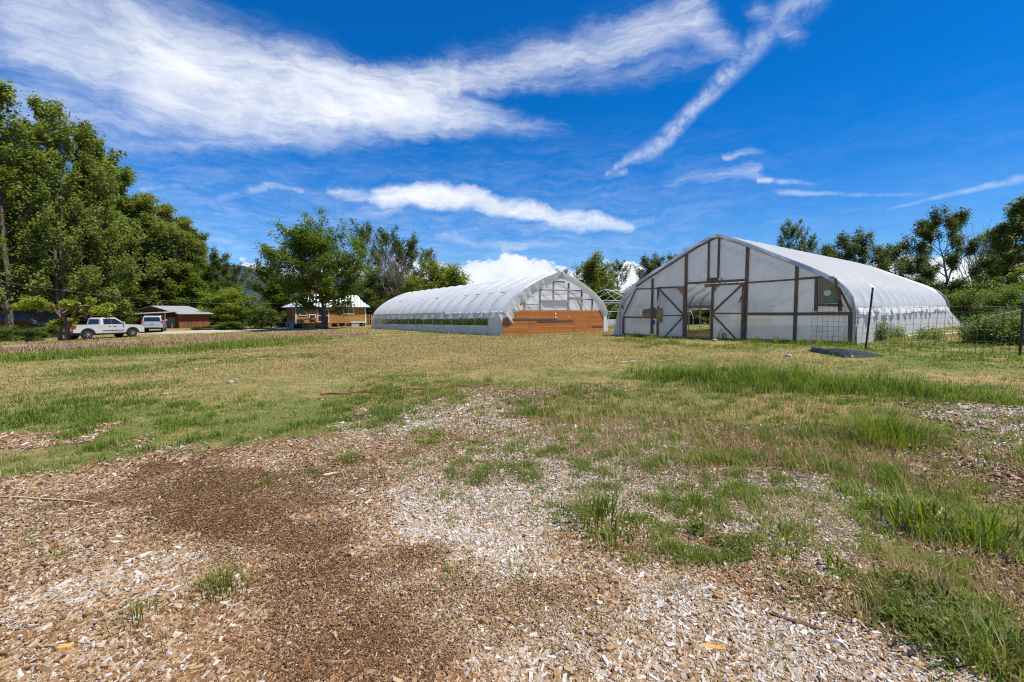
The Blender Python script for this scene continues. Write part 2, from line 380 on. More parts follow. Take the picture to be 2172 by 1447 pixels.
def gp(px, py):
    """ground point seen at a photo pixel"""
    r = ray(px, py); lo, hi = .3, 120.
    ts = np.geomspace(.8, 130, 500); h = CAMH + r[2] * ts - gz(r[0] * ts, r[1] * ts)
    i = np.argmax(h < 0); t = ts[i] if h[i] < 0 else 120.
    return Vector((r[0] * t, r[1] * t, gz1(r[0] * t, r[1] * t)))

# zones of ground cover: blobs (centre and radii read off the photo, laid out on the ground in metres)
def blobs(lst):
    out = []
    for (px, py, rx, ry, w) in lst:
        c = gp(px, py); a = gp(px, min(py + ry, 1700)); b = gp(px, max(py - ry, 690))
        out.append(((a.x + b.x) / 2, (a.y + b.y) / 2, rx / FPX * c.y, max(.2, (b.y - a.y) / 2), w, math.atan2(b.x - a.x, b.y - a.y)))
    return out
def zone(x, y, bl, seed, warp=.5):
    n1 = fbm(x, y, 1.1, seed, 4) - .5; n2 = fbm(x, y, 1.1, seed + 5, 4) - .5; v = np.zeros_like(x)
    wr = np.minimum(1.6, .25 + np.hypot(x, y) * .1) * 2.4 * warp
    for (cx, cy, rx, ry, w, an) in bl:
        dx, dy = x + n1 * wr - cx, y + n2 * wr - cy; c, s = math.cos(an), math.sin(an); dx, dy = dx * c - dy * s, dx * s + dy * c
        d = (dx / rx) ** 2 + (dy / ry) ** 2
        v = np.maximum(v, w * np.clip(1.5 - d, 0, 1))
    return v
Z = {
 'chip': blobs([(500, 1440, 1000, 130, 1), (1350, 1440, 700, 110, 1), (450, 1250, 800, 330, 1), (300, 1060, 380, 90, 1), (750, 1010, 260, 80, .95), (1000, 1200, 420, 330, 1), (1400, 1360, 620, 170, 1), (900, 900, 170, 45, .8), (1060, 850, 120, 30, .6),
                (1500, 1100, 500, 140, .75), (1250, 960, 350, 80, .7), (1750, 1080, 240, 90, .8), (2080, 970, 130, 130, 1), (2130, 880, 90, 40, .7), (60, 950, 130, 28, .9), (1700, 960, 400, 60, .45), (1200, 840, 180, 24, .35), (1350,1200,330,120,.9)]),
 'dark': blobs([(450, 1075, 200, 75, 1), (330, 1010, 220, 26, .75), (570, 1150, 170, 75, .95), (690, 1240, 200, 85, 1), (790, 1330, 240, 90, 1), (860, 1410, 360, 80, .9), (640, 1035, 150, 36, .65), (120, 1120, 160, 50, .4), (1120, 1430, 200, 60, .55), (1000, 1010, 120, 20, .4)]),
 'pale': blobs([(1000, 1120, 260, 130, 1), (1400, 1380, 560, 130, 1), (950, 890, 190, 40, .9), (1250, 1010, 300, 100, .9), (1750, 1090, 220, 90, 1), (2090, 930, 120, 120, .9), (90, 1330, 200, 60, .55), (1650, 1330, 300, 80, 1)]),
 'lush': blobs([(110, 880, 180, 38, 1), (330, 905, 220, 45, 1), (430, 950, 170, 36, 1), (60, 1000, 120, 40, .9), (620, 900, 200, 45, .75), (760, 850, 180, 30, .7), (250, 830, 300, 16, .55), (480, 770, 250, 10, .6), (900, 815, 200, 14, .5), (1250, 850, 160, 25, .55),
                (1650, 825, 320, 38, 1), (1880, 925, 110, 45, .7), (1400, 800, 250, 15, .5), (2050, 830, 150, 20, .7), (1950, 760, 220, 14, .6), (2020, 740, 200, 14, .8), (1700, 1000, 200, 30, .5), (2130, 1400, 110, 110, .5), (1480,1010,170,40,.3), (1560,737,200,8,.8), (1380,725,60,8,.8)]),
 'tall': blobs([(1650, 818, 320, 20, .8), (330, 748, 330, 6, .75), (100, 763, 160, 5, .7), (560, 728, 130, 4, .7)]),
 'mixd': blobs([(1500, 930, 700, 120, 1), (1720, 1080, 440, 130, 1), (1230, 1010, 280, 120, .8), (2030, 1230, 220, 170, 1), (1000, 930, 200, 60, .8), (1100, 1010, 220, 100, .7), (1180, 870, 200, 40, .8), (1350, 1000, 300, 120, .9), (1560, 1190, 200, 60, .8), (1290, 1100, 140, 70, .8), (2120, 1400, 160, 140, 1), (900, 960, 70, 18, .85), (1000, 1080, 45, 18, .7), (1150, 1060, 70, 22, .8), (650, 990, 70, 12, .6), (60, 1130, 70, 22, .5), (30, 1190, 50, 22, .5), (1400, 1220, 70, 28, .6), (1210, 1050, 70, 22, .8), (470, 1000, 60, 12, .5)]),
 'pink': blobs([(120, 741, 260, 6, 1), (350, 731, 240, 5, .9), (560, 720, 200, 4, .9), (700, 714, 80, 3, .9)]),
 'dry': blobs([(1000, 760, 600, 30, 1), (1000, 725, 500, 12, 1), (400, 800, 400, 16, .8), (250, 838, 110, 12, 1), (1500, 760, 300, 14, .8), (600, 707, 500, 6, .8), (1500, 970, 330, 60, .8), (1800, 1180, 300, 90, .8), (1950, 1250, 180, 90, .7), (100,790,200,8,.8)]),
 'road': blobs([(500, 702, 150, 3, 1), (400, 704, 80, 3, 1), (80, 733, 200, 3, .7), (640,699,80,2.5,.8)]),
}
Z['chip'].append((-.2, 1.0, 3.0, 1.5, 1, 0))
def zones(x, y):
    return {k: zone(x, y, b, 11 + i * 7, .35 if k in ('road', 'pink', 'tall') else 1.0) for i, (k, b) in enumerate(Z.items())}

def ground_material():
    m, t, out = material('field_ground'); co = t.node('ShaderNodeTexCoord').outputs['Object']
    A = lambda k: (lambda n: (setattr(n, 'attribute_name', k), n.outputs['Fac'])[1])(t.node('ShaderNodeAttribute'))
    n1 = t.noise(co, .55, 7, .68); n2 = t.noise(co, 6, 7, .72); n3 = t.noise(co, 45, 5, .7)
    straw = t.mix(t.mr(n3, .35, .65), (.17, .11, .045), (.50, .37, .165))
    straw = t.mix(t.mr(n2, .40, .65, 0, .7), straw, (.23, .185, .075))
    straw = t.mix(t.mr(t.noise(t.vm('MULTIPLY', co, (.5, 1.6, 1)), .5, 7, .7), .45, .68, 0, .6), straw, (.30, .20, .12))
    green = t.mix(t.mr(n3, .35, .65), (.065, .08, .02), (.20, .215, .06))
    gf = t.m('ADD', t.m('MULTIPLY', A('lush'), t.mr(n1, .36, .58, .25, .85)), t.mr(t.m('ADD', t.m('MULTIPLY', n1, .55), t.m('MULTIPLY', n2, .45)), .40, .57, 0, .8))
    gf = t.m('MULTIPLY', gf, t.m('SUBTRACT', 1.0, t.m('MULTIPLY', A('dry'), .42)), clamp=True)
    col = t.mix(gf, straw, green)
    col = t.mix(t.m('MULTIPLY', A('pink'), t.mr(n2, .3, .6, .3, .85)), col, t.mix(n3, (.2, .115, .085), (.36, .24, .17)))
    v = t.node('ShaderNodeTexVoronoi'); t.put(v.inputs['Vector'], t.vm('MULTIPLY_ADD', t.noise(co, 12, 3, .6, 0, 1), (.06, .06, .06), co)); v.inputs['Scale'].default_value = 52
    rnd = t.xyz(v.outputs['Color'])[0]
    chip = t.mix(t.mr(rnd, .25, .9), (.055, .034, .02), (.26, .18, .11))
    chip = t.mix(t.mr(rnd, .85, .97), chip, (.42, .37, .31))
    dark = t.mix(t.mr(rnd, .3, 1.0), (.08, .042, .019), (.26, .145, .065))
    chip = t.mix(t.m('MULTIPLY', A('dark'), t.mr(n2, .25, .6, .55, 1)), chip, dark)
    cf = t.mr(t.m('ADD', A('chip'), t.m('MULTIPLY', t.m('SUBTRACT', n2, .5), .9)), .35, .65)
    col = t.mix(cf, col, chip)
    grav = t.mix(n3, (.30, .27, .23), (.48, .44, .38))
    col = t.mix(A('road'), col, grav)
    h = t.m('ADD', t.m('MULTIPLY', n3, .6), t.m('MULTIPLY', n2, .8))
    h = t.m('ADD', h, t.m('MULTIPLY', t.m('MULTIPLY', rnd, cf), .8))
    principled(t, out, col, .95, 0, .1, t.bump(h, .9, .035)); return m

def fast_mesh(name, verts, faces_flat, loop_tot, mat, tint=None, smooth=False):
    me = bpy.data.meshes.new(name); nf = len(loop_tot)
    me.vertices.add(len(verts)); me.vertices.foreach_set('co', np.asarray(verts, np.float32).ravel())
    me.loops.add(len(faces_flat)); me.loops.foreach_set('vertex_index', np.asarray(faces_flat, np.int32))
    me.polygons.add(nf); ls = np.r_[0, np.cumsum(loop_tot)[:-1]]
    me.polygons.foreach_set('loop_start', ls.astype(np.int32)); me.polygons.foreach_set('loop_total', np.asarray(loop_tot, np.int32))
    me.polygons.foreach_set('use_smooth', np.full(nf, smooth))
    me.update(calc_edges=True)
    if tint is not None:
        a = me.attributes.new('tint', 'FLOAT', 'FACE'); a.data.foreach_set('value', np.asarray(tint, np.float32))
    me.materials.append(mat); return me

def make_ground():
    nr, na = 250, 520
    rr = np.r_[np.geomspace(.4, 120, nr - 16), np.geomspace(140, 9000, 16)]
    # denser angular steps in front of the camera
    u = np.linspace(-1, 1, na, endpoint=False); th = math.pi * (0.55 * u + 0.45 * u ** 3)
    X = rr[:, None] * np.sin(th)[None]; Y = rr[:, None] * np.cos(th)[None]
    x, y = X.ravel(), Y.ravel(); z = gz(x, y)
    zs = zones(x, y)
    idx = np.arange(nr * na).reshape(nr, na); nx = np.roll(idx, -1, 1)
    q = np.stack([idx[:-1], idx[1:], nx[1:], nx[:-1]], -1).reshape(-1, 4)
    q = q[:, ::-1]
    flat = np.r_[q.ravel(), idx[0]]; tot = np.r_[np.full(len(q), 4), na]
    me = fast_mesh('ground', np.c_[x, y, z], flat, tot, ground_material(), smooth=True)
    for k, v in zs.items():
        a = me.attributes.new(k, 'FLOAT', 'POINT'); a.data.foreach_set('value', v.astype(np.float32))
    o = bpy.data.objects.new('ground', me); COL.objects.link(o); tag(o, kind='structure')
make_ground()

# ------------------------------------------------------------------ wood chips (loose, uncountable)
def chipmat():
    m, t, out = material('wood_chip'); a = t.node('ShaderNodeAttribute'); a.attribute_name = 'tint'
    n = t.noise(t.vm('MULTIPLY', t.node('ShaderNodeTexCoord').outputs['Object'], (1, 1, 1)), 90, 3, .6)
    r = t.node('ShaderNodeValToRGB'); t.put(r.inputs[0], a.outputs['Fac']); e = r.color_ramp.elements
    e[0].position = 0; e[0].color = (.045, .024, .011, 1); e[1].position = 1; e[1].color = (.66, .62, .56, 1)
    for p, c in ((.22, (.14, .064, .027)), (.42, (.29, .155, .066)), (.58, (.42, .28, .145)), (.74, (.49, .40, .30)), (.86, (.55, .50, .46))):
        k = e.new(p); k.color = (*c, 1)
    col = t.mix(t.mr(n, .3, .7, .0, .45), r.outputs[0], (.16, .11, .075))
    principled(t, out, col, .85, 0, .15); return m
def make_chips():
    N = 950000
    r = np.exp(rng.uniform(math.log(1.45), math.log(9.5), N)); th = rng.uniform(-1.0, 1.0, N)
    x, y = r * np.sin(th), r * np.cos(th); zs = zones(x, y)
    dens = np.clip(zs['chip'] * 1.35 + (fbm(x, y, 2.5, 40, 3) - .5) * .9 - .15, 0, 1)
    dens *= np.clip(1.1 - zs['lush'] * .6 - zs['mixd'] * .25, 0, 1)
    keep = rng.random(N) < np.clip(dens, .0, 1); x, y, r = x[keep], y[keep], r[keep]; n = len(x); zs = {k: v[keep] for k, v in zs.items()}
    z = gz(x, y)
    dk, pl = zs['dark'], zs['pale']; dk = np.clip(dk * 1.15 + (fbm(x, y, 3.5, 33, 4) - .5) * 1.5 * np.clip(dk * 3, 0, 1), 0, 1.1)
    L = np.exp(rng.normal(math.log(.0145), .48, n)) * (1 - .42 * np.clip(dk, 0, 1)); L = np.clip(L, .005, .055) * np.maximum(1, r / 4.5)
    W = np.clip(L * rng.uniform(.22, .55, n), .004, .03 * np.maximum(1, r / 5)); T = W * rng.uniform(.2, .6, n)
    yaw = rng.uniform(0, 6.283, n); tilt = rng.normal(0, .3, n); roll = rng.normal(0, .45, n)
    ax = np.c_[np.cos(yaw) * np.cos(tilt), np.sin(yaw) * np.cos(tilt), np.sin(tilt)]
    sx = np.c_[-np.sin(yaw) * np.cos(roll), np.cos(yaw) * np.cos(roll), np.sin(roll)]
    nz = np.cross(ax, sx)
    c = np.c_[x, y, z + .003 + rng.random(n) * .012]
    ax *= (L / 2)[:, None]; sx *= (W / 2)[:, None]; nz *= T[:, None]
    k = rng.uniform(.35, 1, (n, 4))[:, :, None]; j = rng.uniform(.6, 1, (n, 2))[:, :, None]
    top = np.stack([c + nz - ax * j[:, 0] - sx * k[:, 0], c + nz + ax - sx * k[:, 1], c + nz + ax * j[:, 1] + sx * k[:, 2], c + nz - ax + sx * k[:, 3]], 1)
    bot = top - nz[:, None] * 1.6
    v = np.concatenate([top, bot], 1).reshape(-1, 3)
    base = np.arange(n)[:, None] * 8
    pat = np.array([0, 1, 2, 3, 0, 4, 5, 1, 1, 5, 6, 2, 2, 6, 7, 3, 3, 7, 4, 0])
    flat = (base + pat[None]).ravel(); tot = np.full(n * 5, 4)
    ton = .50 + .26 * pl - .145 * dk * (.6 + .8 * fbm(x, y, 5, 77, 2)) + rng.normal(0, .21, n) + (fbm(x, y, 1.6, 70, 3) - .5) * .3
    ton = np.clip(ton, 0.02, 1)
    me = fast_mesh('wood_chips', v, flat, tot, chipmat(), np.repeat(ton, 5))
    o = bpy.data.objects.new('wood_chips', me); COL.objects.link(o); tag(o, 'bleached and brown wood chips covering the bare ground', 'wood chips', kind='stuff')
    print('chips', n)
make_chips()

# ------------------------------------------------------------------ grass
def blade_arrays(p, h, w, yaw, lean, curl):
    """p (n,3); each blade: two lower, two middle verts and a tip"""
    n = len(h); d = np.c_[np.cos(yaw), np.sin(yaw), np.zeros(n)]; s = np.c_[-np.sin(yaw), np.cos(yaw), np.zeros(n)] * (w / 2)[:, None]
    up = np.array([0, 0, 1.0]); m = p + up * (h * .55)[:, None] * np.cos(lean)[:, None] + d * (h * .55 * np.sin(lean))[:, None]
    l2 = lean + curl; tip = m + up * (h * .5 * np.cos(l2))[:, None] + d * (h * .5 * np.sin(l2))[:, None]
    v = np.stack([p - s, p + s, m + s * .75, m - s * .75, tip], 1).reshape(-1, 3)
    flat = (np.arange(n)[:, None] * 5 + np.array([0, 1, 2, 3, 3, 2, 4])[None]).ravel(); tot = np.tile([4, 3], n)
    return v, flat, tot
M['grass'] = leafmat('grass_blade', (.085, .15, .018), (.26, .31, .055), (.16, .21, .03), .46, 1.2)
M['dry'] = leafmat('dry_blade', (.33, .23, .105), (.55, .43, .23), (.36, .29, .12), .3, .8)
M['pinkgrass'] = leafmat('pink_blade', (.26, .15, .11), (.42, .29, .2), (.3, .17, .14), .3, .8)
GHBOX = []      # footprints kept free of field grass
def make_grass():
    N = 2300000
    r = np.exp(rng.uniform(math.log(1.5), math.log(62), N)); th = rng.uniform(-1.02, 1.02, N)
    x, y = r * np.sin(th), r * np.cos(th)
    ok = np.ones(N, bool)
    x, y, r = x[ok], y[ok], r[ok]; zs = zones(x, y); n = len(x)
    cl = fbm(x, y, 3.5, 50, 3); cl2 = fbm(x, y, .55, 55, 3); cl3 = vnoise(x, y, 7, 58)
    zs['lush'] = zs['lush'] * np.clip((cl2 * .6 + cl * .4 - .34) * 5, .12, 1)
    chip, lush, dry, tall, pink = zs['chip'], zs['lush'], zs['dry'], zs['tall'], zs['pink']
    cl5 = fbm(x, y, .16, 91, 4); base = np.clip((cl2 * .5 + cl5 * .5 - .36) * 3.2, .06, 1) * (1 - np.clip(chip * 1.4, 0, 1))
    tuft = np.clip((cl * .6 + cl3 * .4 - .55) * 9, 0, 1) * np.clip(1 - zs['dark'] * 1.6, 0, 1)
    far = np.clip((y - 3.6) / 3, 0, 1) + np.clip(x * .35, 0, .6)
    mixd = zs['mixd']; cl4 = vnoise(x, y, 13, 59); brk = np.clip((cl * .45 + cl3 * .3 + cl4 * .25 - .40) * 6, .03, 1)
    g = np.maximum(base * 1.05 * (1 - .42 * dry) * brk, lush * brk * np.clip((cl - .22) * 4, .05, 1)); g = np.maximum(g, tuft * .42 * np.clip(far, 0, 1) * np.where(chip > .4, .8, .5))
    g = np.maximum(g, mixd * np.clip((cl * .35 + cl3 * .35 + cl4 * .3 - .485) * 8, .05, 1) * .95)
    g = np.maximum(g, tall * brk * .9); g *= np.clip(1 - zs['road'] * 1.2, 0, 1) * np.clip(1 - pink * .75, .1, 1)
    g *= np.where((chip > .7) & (lush < .25) & (mixd < .2), np.clip(tuft * 1.2, 0.004, 1), 1)
    keep = rng.random(n) < g * .62
    def emit(name, kp, mat, hfun, label, tintb, wide=1.0):
        X, Y, Rr = x[kp], y[kp], r[kp]; k = len(X); zz = {q: v[kp] for q, v in zs.items()}
        Zc = gz(X, Y); h = hfun(zz, cl[kp], cl3[kp], k, Rr)
        w = np.maximum(.0042, .00105 * Rr) * rng.uniform(.6, 1.3, k) * wide
        v, f, t = blade_arrays(np.c_[X, Y, Zc - .01], h, w, rng.uniform(0, 6.283, k), np.abs(rng.normal(.22, .2, k)), rng.uniform(.1, .9, k))
        ti = np.clip(tintb + rng.normal(0, .24, k) + (fbm(X, Y, .9, 63, 3) - .5) * .9 - zz['lush'] * .12, 0, 1)
        me = fast_mesh(name, v, f, t, mat, np.repeat(ti, 2)); o = bpy.data.objects.new(name, me); COL.objects.link(o)
        tag(o, label, 'grass', kind='stuff'); print(name, k)
    def hg(zz, c, c3, k, Rr):
        hh = .04 + .07 * zz['lush'] * np.clip(c * 1.7, .3, 1.2) + .11 * np.clip(c3 - .35, 0, 1) * zz['mixd'] + .30 * zz['tall'] * np.clip(c * 1.6, .4, 1.2)
        return hh * rng.uniform(.55, 1.45, k) * (1 + np.clip(Rr - 10, 0, 30) * .012)
    emit('grass', keep, M['grass'], hg, 'green grass growing across the field and through the chips', .5)
    d = np.clip(.16 + dry * .45 + mixd * .32 * np.clip(cl * 2 - .4, .1, 1) + lush * .22 + (cl2 - .5) * .9 - (cl5 - .5) * .9, .02, 1) * (1 - .93 * np.clip(chip * 1.3 - dry * .55 - mixd * .6, 0, 1)) * np.clip(1 - zs['road'] * 1.2, 0, 1) * np.clip(1 - pink, .1, 1)
    keep2 = (rng.random(n) < d * .34) & ~keep
    emit('dry_grass', keep2, M['dry'], lambda zz, c, c3, k, Rr: (.035 + .05 * c + .09 * zz['mixd'] * (rng.random(k) < .25)) * rng.uniform(.5, 1.6, k) * (1 + np.clip(Rr - 10, 0, 30) * .012), 'short straw coloured grass over the open field', .5)
    keep3 = (rng.random(n) < pink * .6)
    emit('pink_grass', keep3, M['pinkgrass'], lambda zz, c, c3, k, Rr: rng.uniform(.12, .34, k), 'strip of reddish seeding grass across the left field', .5)
make_grass()

# ------------------------------------------------------------------ greenhouses
HALF = [(4.57, 0), (4.57, .7), (4.57, 1.25), (4.50, 1.55), (4.33, 1.84), (4.08, 2.10), (3.75, 2.33), (3.3, 2.58), (2.7, 2.88), (2.0, 3.23), (1.3, 3.58), (.75, 3.84), (.38, 3.99), (.15, 4.07), (0, 4.1)]
HALF_R = [(4.57, 0), (4.57, .7), (4.57, 1.25), (4.46, 1.55), (4.25, 1.90), (3.95, 2.24), (3.58, 2.56), (3.1, 2.90), (2.55, 3.22), (1.95, 3.52), (1.3, 3.80), (.75, 4.00), (.38, 4.12), (.15, 4.18), (0, 4.2)]
def full(half, lift=0.0):
    l = [(-x, z) for x, z in half]; r = [(x, z) for x, z in reversed(half[:-1])]
    return l + r
def wavy(a, b, amp, seed, n=40):
    rr = random.Random(seed); return [rr.uniform(-amp, amp) for _ in range(n)]
def cover(half, y0, y1, bay, sag, zmin, seed, off=.03, dz=0.0):
    """film stretched over the bows, sagging a little between them; stations along y"""
    prof = [p for p in full(half) if p[1] >= zmin - 1e-6]
    n = max(1, round((y1 - y0) / bay)); rows = []; rr = random.Random(seed); per = 8
    nr = [[rr.uniform(.5, 1.3) for _ in prof] for _ in range(n)]
    for i in range(n * per + 1):
        y = y0 + (y1 - y0) * i / (n * per); t = (i % per) / per; b = min(i // per, n - 1); row = []
        for j, (x, z) in enumerate(prof):
            a = prof[max(j - 1, 0)]; c = prof[min(j + 1, len(prof) - 1)]; tx, tz = c[0] - a[0], c[1] - a[1]; L = math.hypot(tx, tz)
            nx, nz_ = -tz / L, tx / L
            k = off - sag * nr[b][j] * (math.sin(math.pi * t) ** .7 if 0 < t < 1 else 0) * max(0, min(1, (z - zmin - .3) / .6))
            row.append((x + nx * k, y, z + nz_ * k))
        rows.append(row)
    return MB().grid(rows)
def bow_pts(half, y, inset=0.0): return [(x * (1 - inset / 4.57), y, z - inset * (z / 4.1)) for x, z in full(half)]
def drape(pts0, pts1, n, m, amp, seed, out=(0, -1, 0)):
    """crumpled sheet between two polylines"""
    rr = random.Random(seed); rows = []; ph = [rr.uniform(0, 6.28) for _ in range(6)]
    def samp(pts, t):
        k = t * (len(pts) - 1); i = min(int(k), len(pts) - 2); f = k - i; return Vector(pts[i]).lerp(Vector(pts[i + 1]), f)
    for i in range(n + 1):
        t = i / n; a, b = samp(pts0, t), samp(pts1, t); L = (b - a).length; row = []
        for j in range(m + 1):
            u = j / m; w = amp * u ** .5 * (math.sin(t * 37 + ph[0]) * .4 + math.sin(t * 83 + ph[1] + u * 2) * .35 + math.sin(t * 151 + ph[2]) * .3 + rr.uniform(-.3, .3))
            row.append(a.lerp(b, u) + Vector(out) * w)
        rows.append(row)
    return MB().grid(rows)

# --- the near house: translucent gable of film on a timber frame
GN = empty('greenhouse', (8.14, 18.22, .40), math.atan2(-.769, .639), .010)
tag(GN, 'nearer greenhouse with milky film gable in a dark timber frame and open doors', 'greenhouse')
GNM = Matrix.Translation(GN.location) @ Matrix.Rotation(GN.rotation_euler.z, 4, 'Z') @ Matrix.Rotation(GN.rotation_euler.x, 4, 'X'); GNI = GNM.inverted()
def onf(M_inv, px, py, y=0.0):
    """photo pixel -> local point on the plane of a gable"""
    o = M_inv @ Vector((0, 0, CAMH)); d = M_inv.to_3x3() @ Vector(ray(px, py)); t = (y - o.y) / d.y; return o + d * t
def zp(zx, zy): return 1230 + zx * 600 / 2172, 480 + zy * 280 / 1014      # reading of the enlarged gable
def gn(zx, zy, y=0.0): return onf(GNI, *zp(zx, zy), y)
LN = 18.1
cover(HALF, -.12, LN, 1.22, .18, 1.05, 3, .04).build('roof_film', M['film_roof_b'], GN)
for i in range(17):
    MB().tube(bow_pts(HALF, .12 + i * 1.21, .02), .03, 6).build('bow', M['galv'], GN)
pu = MB()
for (x, z) in ((-4.5, 1.3), (4.5, 1.3)): pu.bar((x, 0, z), (x, LN, z), .045, .16)
pu.build('hip_board', M['wood_h'], GN)
for (x, z) in ((0, 3.98), (-2.7, 2.78), (2.7, 2.78)): MB().tube([(x, .1, z), (x, LN, z)], .02, 6).build('purlin', M['galv'], GN)
# right side wall film and the ragged hem above it
drape([(4.60, -.02, 1.22), (4.60, LN, 1.22)], [(4.66, -.02, -.25), (4.72, LN, -.3)], 90, 8, .035, 4, (1, 0, 0)).build('side_wall_film', M['film_skirt'], GN)
def hem(x, y0, y1, z, dmin, dmax, seed, n=110, sx=1):
    rr = random.Random(seed); rows = []; d = (dmin + dmax) / 2
    for i in range(n + 1):
        y = y0 + (y1 - y0) * i / n
        if rr.random() < .4: d = rr.uniform(dmin, dmax)
        o = sx * (.05 + .05 * math.sin(i * .9) + rr.uniform(-.03, .05))
        rows.append([(x, y, z + .03), (x + o, y, z - d * .5), (x + o * 1.4, y + rr.uniform(-.04, .04), z - d)])
    return MB().grid(rows)
hem(4.63, -.1, LN, 1.22, .08, .30, 5).build('torn_hem', M['film_loose'], GN)
hem(-4.63, -.1, LN, 1.22, .03, .1, 6, sx=-1).build('rolled_hem', M['film_loose'], GN)
drape([(-4.62, -.1, 1.35), (-4.62, 1.1, 1.2)], [(-4.95, -.1, -.15), (-4.72, .9, -.15)], 20, 10, .07, 8, (-1, 0, 0)).build('gathered_film', M['film_loose'], GN)
# rear gable
MB().add([(x, LN - .02, z) for x, z in full(HALF)], [tuple(range(len(full(HALF))))]).build('rear_film', M['film_front'], GN)
drape([(4.66, LN, 1.1), (4.2, LN + .02, 1.1)], [(5.5, LN + .7, -.2), (4.4, LN + .4, -.2)], 14, 12, .1, 9, (0, 1, 0)).build('loose_corner', M['film_loose'], GN)
# gable film, with the doorway left open
ho = full(HALF)
XL, XR = gn(818, 600).x, gn(1012, 600).x              # edges of the open doorway
XR2 = gn(1272, 600).x; ZT = gn(915, 440).z
def zroof(x):
    for (a, b) in zip(ho, ho[1:]):
        if a[0] <= x <= b[0] and b[0] > a[0]: return a[1] + (b[1] - a[1]) * (x - a[0]) / (b[0] - a[0])
    return 4.1
def gable(xa, xb, zb, n=16):
    rows = []
    for i in range(n + 1):
        x = xa + (xb - xa) * i / n; zt = max(zroof(max(-4.56, min(4.56, x))) - .03, zb + .05)
        rows.append([(x, .03 + .012 * math.sin(i * 2.1 + j), zb + (zt - zb) * j / 8) for j in range(9)])
    return rows
MB().grid(gable(-4.56, XL, -.12)).grid(gable(XL, XR2, ZT)).grid(gable(XR2, 4.56, -.12)).build('gable_film', M['film_front'], GN)
def lumber(name, pts, w, d=.07, mat='wood', y=-.02, par=GN):
    b = MB(); ps = [gn(*p, y) for p in pts]
    b.bar(ps[0], ps[1], w * .74, d, (0, 1, 0)); return b.build(name, M[mat], par, .006)
for a, b, w, nm in (((558, 400), (550, 832), .11, 'post'), ((817, 212), (810, 870), .15, 'post'), ((992, 100), (986, 410), .09, 'stud'), ((1070, 92), (1062, 395), .09, 'stud'),
                    ((1290, 158), (1264, 880), .15, 'post'), ((1668, 300), (1648, 876), .14, 'post'), ((335, 690), (332, 828), .12, 'post'), ((2076, 665), (2072, 898), .13, 'post'),
                    ((2108, 600), (2102, 905), .06, 'post')):
    lumber(nm, (a, b), w, .08)
for a, b, w, y in (((818, 440), (1280, 412), .12, -.05), ((1290, 434), (1668, 408), .08, -.045), ((1680, 404), (1900, 388), .10, -.045), ((1278, 674), (1648, 674), .15, -.05),
                   ((1660, 674), (2096, 672), .15, -.05), ((330, 698), (620, 704), .10, -.05), ((432, 482), (815, 474), .08, -.045), ((335, 828), (620, 848), .10, -.05),
                   ((1262, 870), (2075, 898), .12, -.03)):
    lumber('rail', (a, b), w, .06, 'wood_h', y)
for a, b in (((432, 484), (338, 682)), ((1945, 390), (2085, 655))): lumber('brace', (a, b), .09, .05, 'wood', -.07)
# rafters following the bow on the face
rf = MB(); pr = [(x, z - .07) for x, z in ho if z > 2.2]
for a, b in zip(pr, pr[1:]): rf.bar((a[0], -.03, a[1]), (b[0], -.03, b[1]), .10, .06, (0, 1, 0))
rf.build('rafter', M['wood_h'], GN, .004)
for s in (-1, 1): MB().tube([(s * x, -.1, z) for x, z in HALF[:9]], .035, 6).build('end_bow', M['galv'], GN)
MB().grid([[(x, -.14 - .03 * math.sin(i * 2.3), z + .05), (x * .992, -.16 + .03 * math.sin(i * 3.1), z - .06 - .05 * abs(math.sin(i * 1.7)))] for i, (x, z) in enumerate([p for p in ho if p[1] > 1.2])]).build('film_edge', M['film_loose'], GN)
# apron of boards over the doorway
lumber('block', ((975, 415), (1062, 408)), .22, .05, 'wood', -.09); lumber('patch', ((958, 458), (1055, 452)), .17, .04, 'ply', -.09)
lumber('patch', ((1040, 440), (1032, 500)), .18, .04, 'ply', -.10); lumber('strap', ((1092, 402), (1060, 470)), .07, .03, 'wood_grey', -.13)
# square fan window with its louvre
w0, w1, w2, w3 = gn(1838, 405, -.06), gn(1960, 405, -.06), gn(1985, 590, -.06), gn(1832, 592, -.06)
fanw = MB().add([w0, w1, w2, w3], [(0, 1, 2, 3)]).build('window_panel', pm('olive_panel', (.30, .29, .16), (.22, .21, .12), 3, .6, .1, stretch=(12, 12, .4)), GN, solid=.02)
cw = gn(1902, 512, -.10); hl = MB(); rw = (gn(1932, 512, -.10) - cw).x
hl.add([(cw.x + rw * math.cos(a), -.10, cw.z + rw * .9 * math.sin(a)) for a in [i * math.pi / 12 for i in range(24)]], [tuple(range(24))]).build('vent_disc', M['white_paint'], fanw, solid=.02)
for a, b, w in (((1818, 400), (1812, 655), .13), ((1990, 560), (2000, 655), .14), ((1820, 604), (2020, 606), .13), ((1815, 398), (1950, 392), .08), ((1962, 400), (2004, 600), .10)):
    lumber('window_frame', (a, b), w, .09, 'wood', -.10)
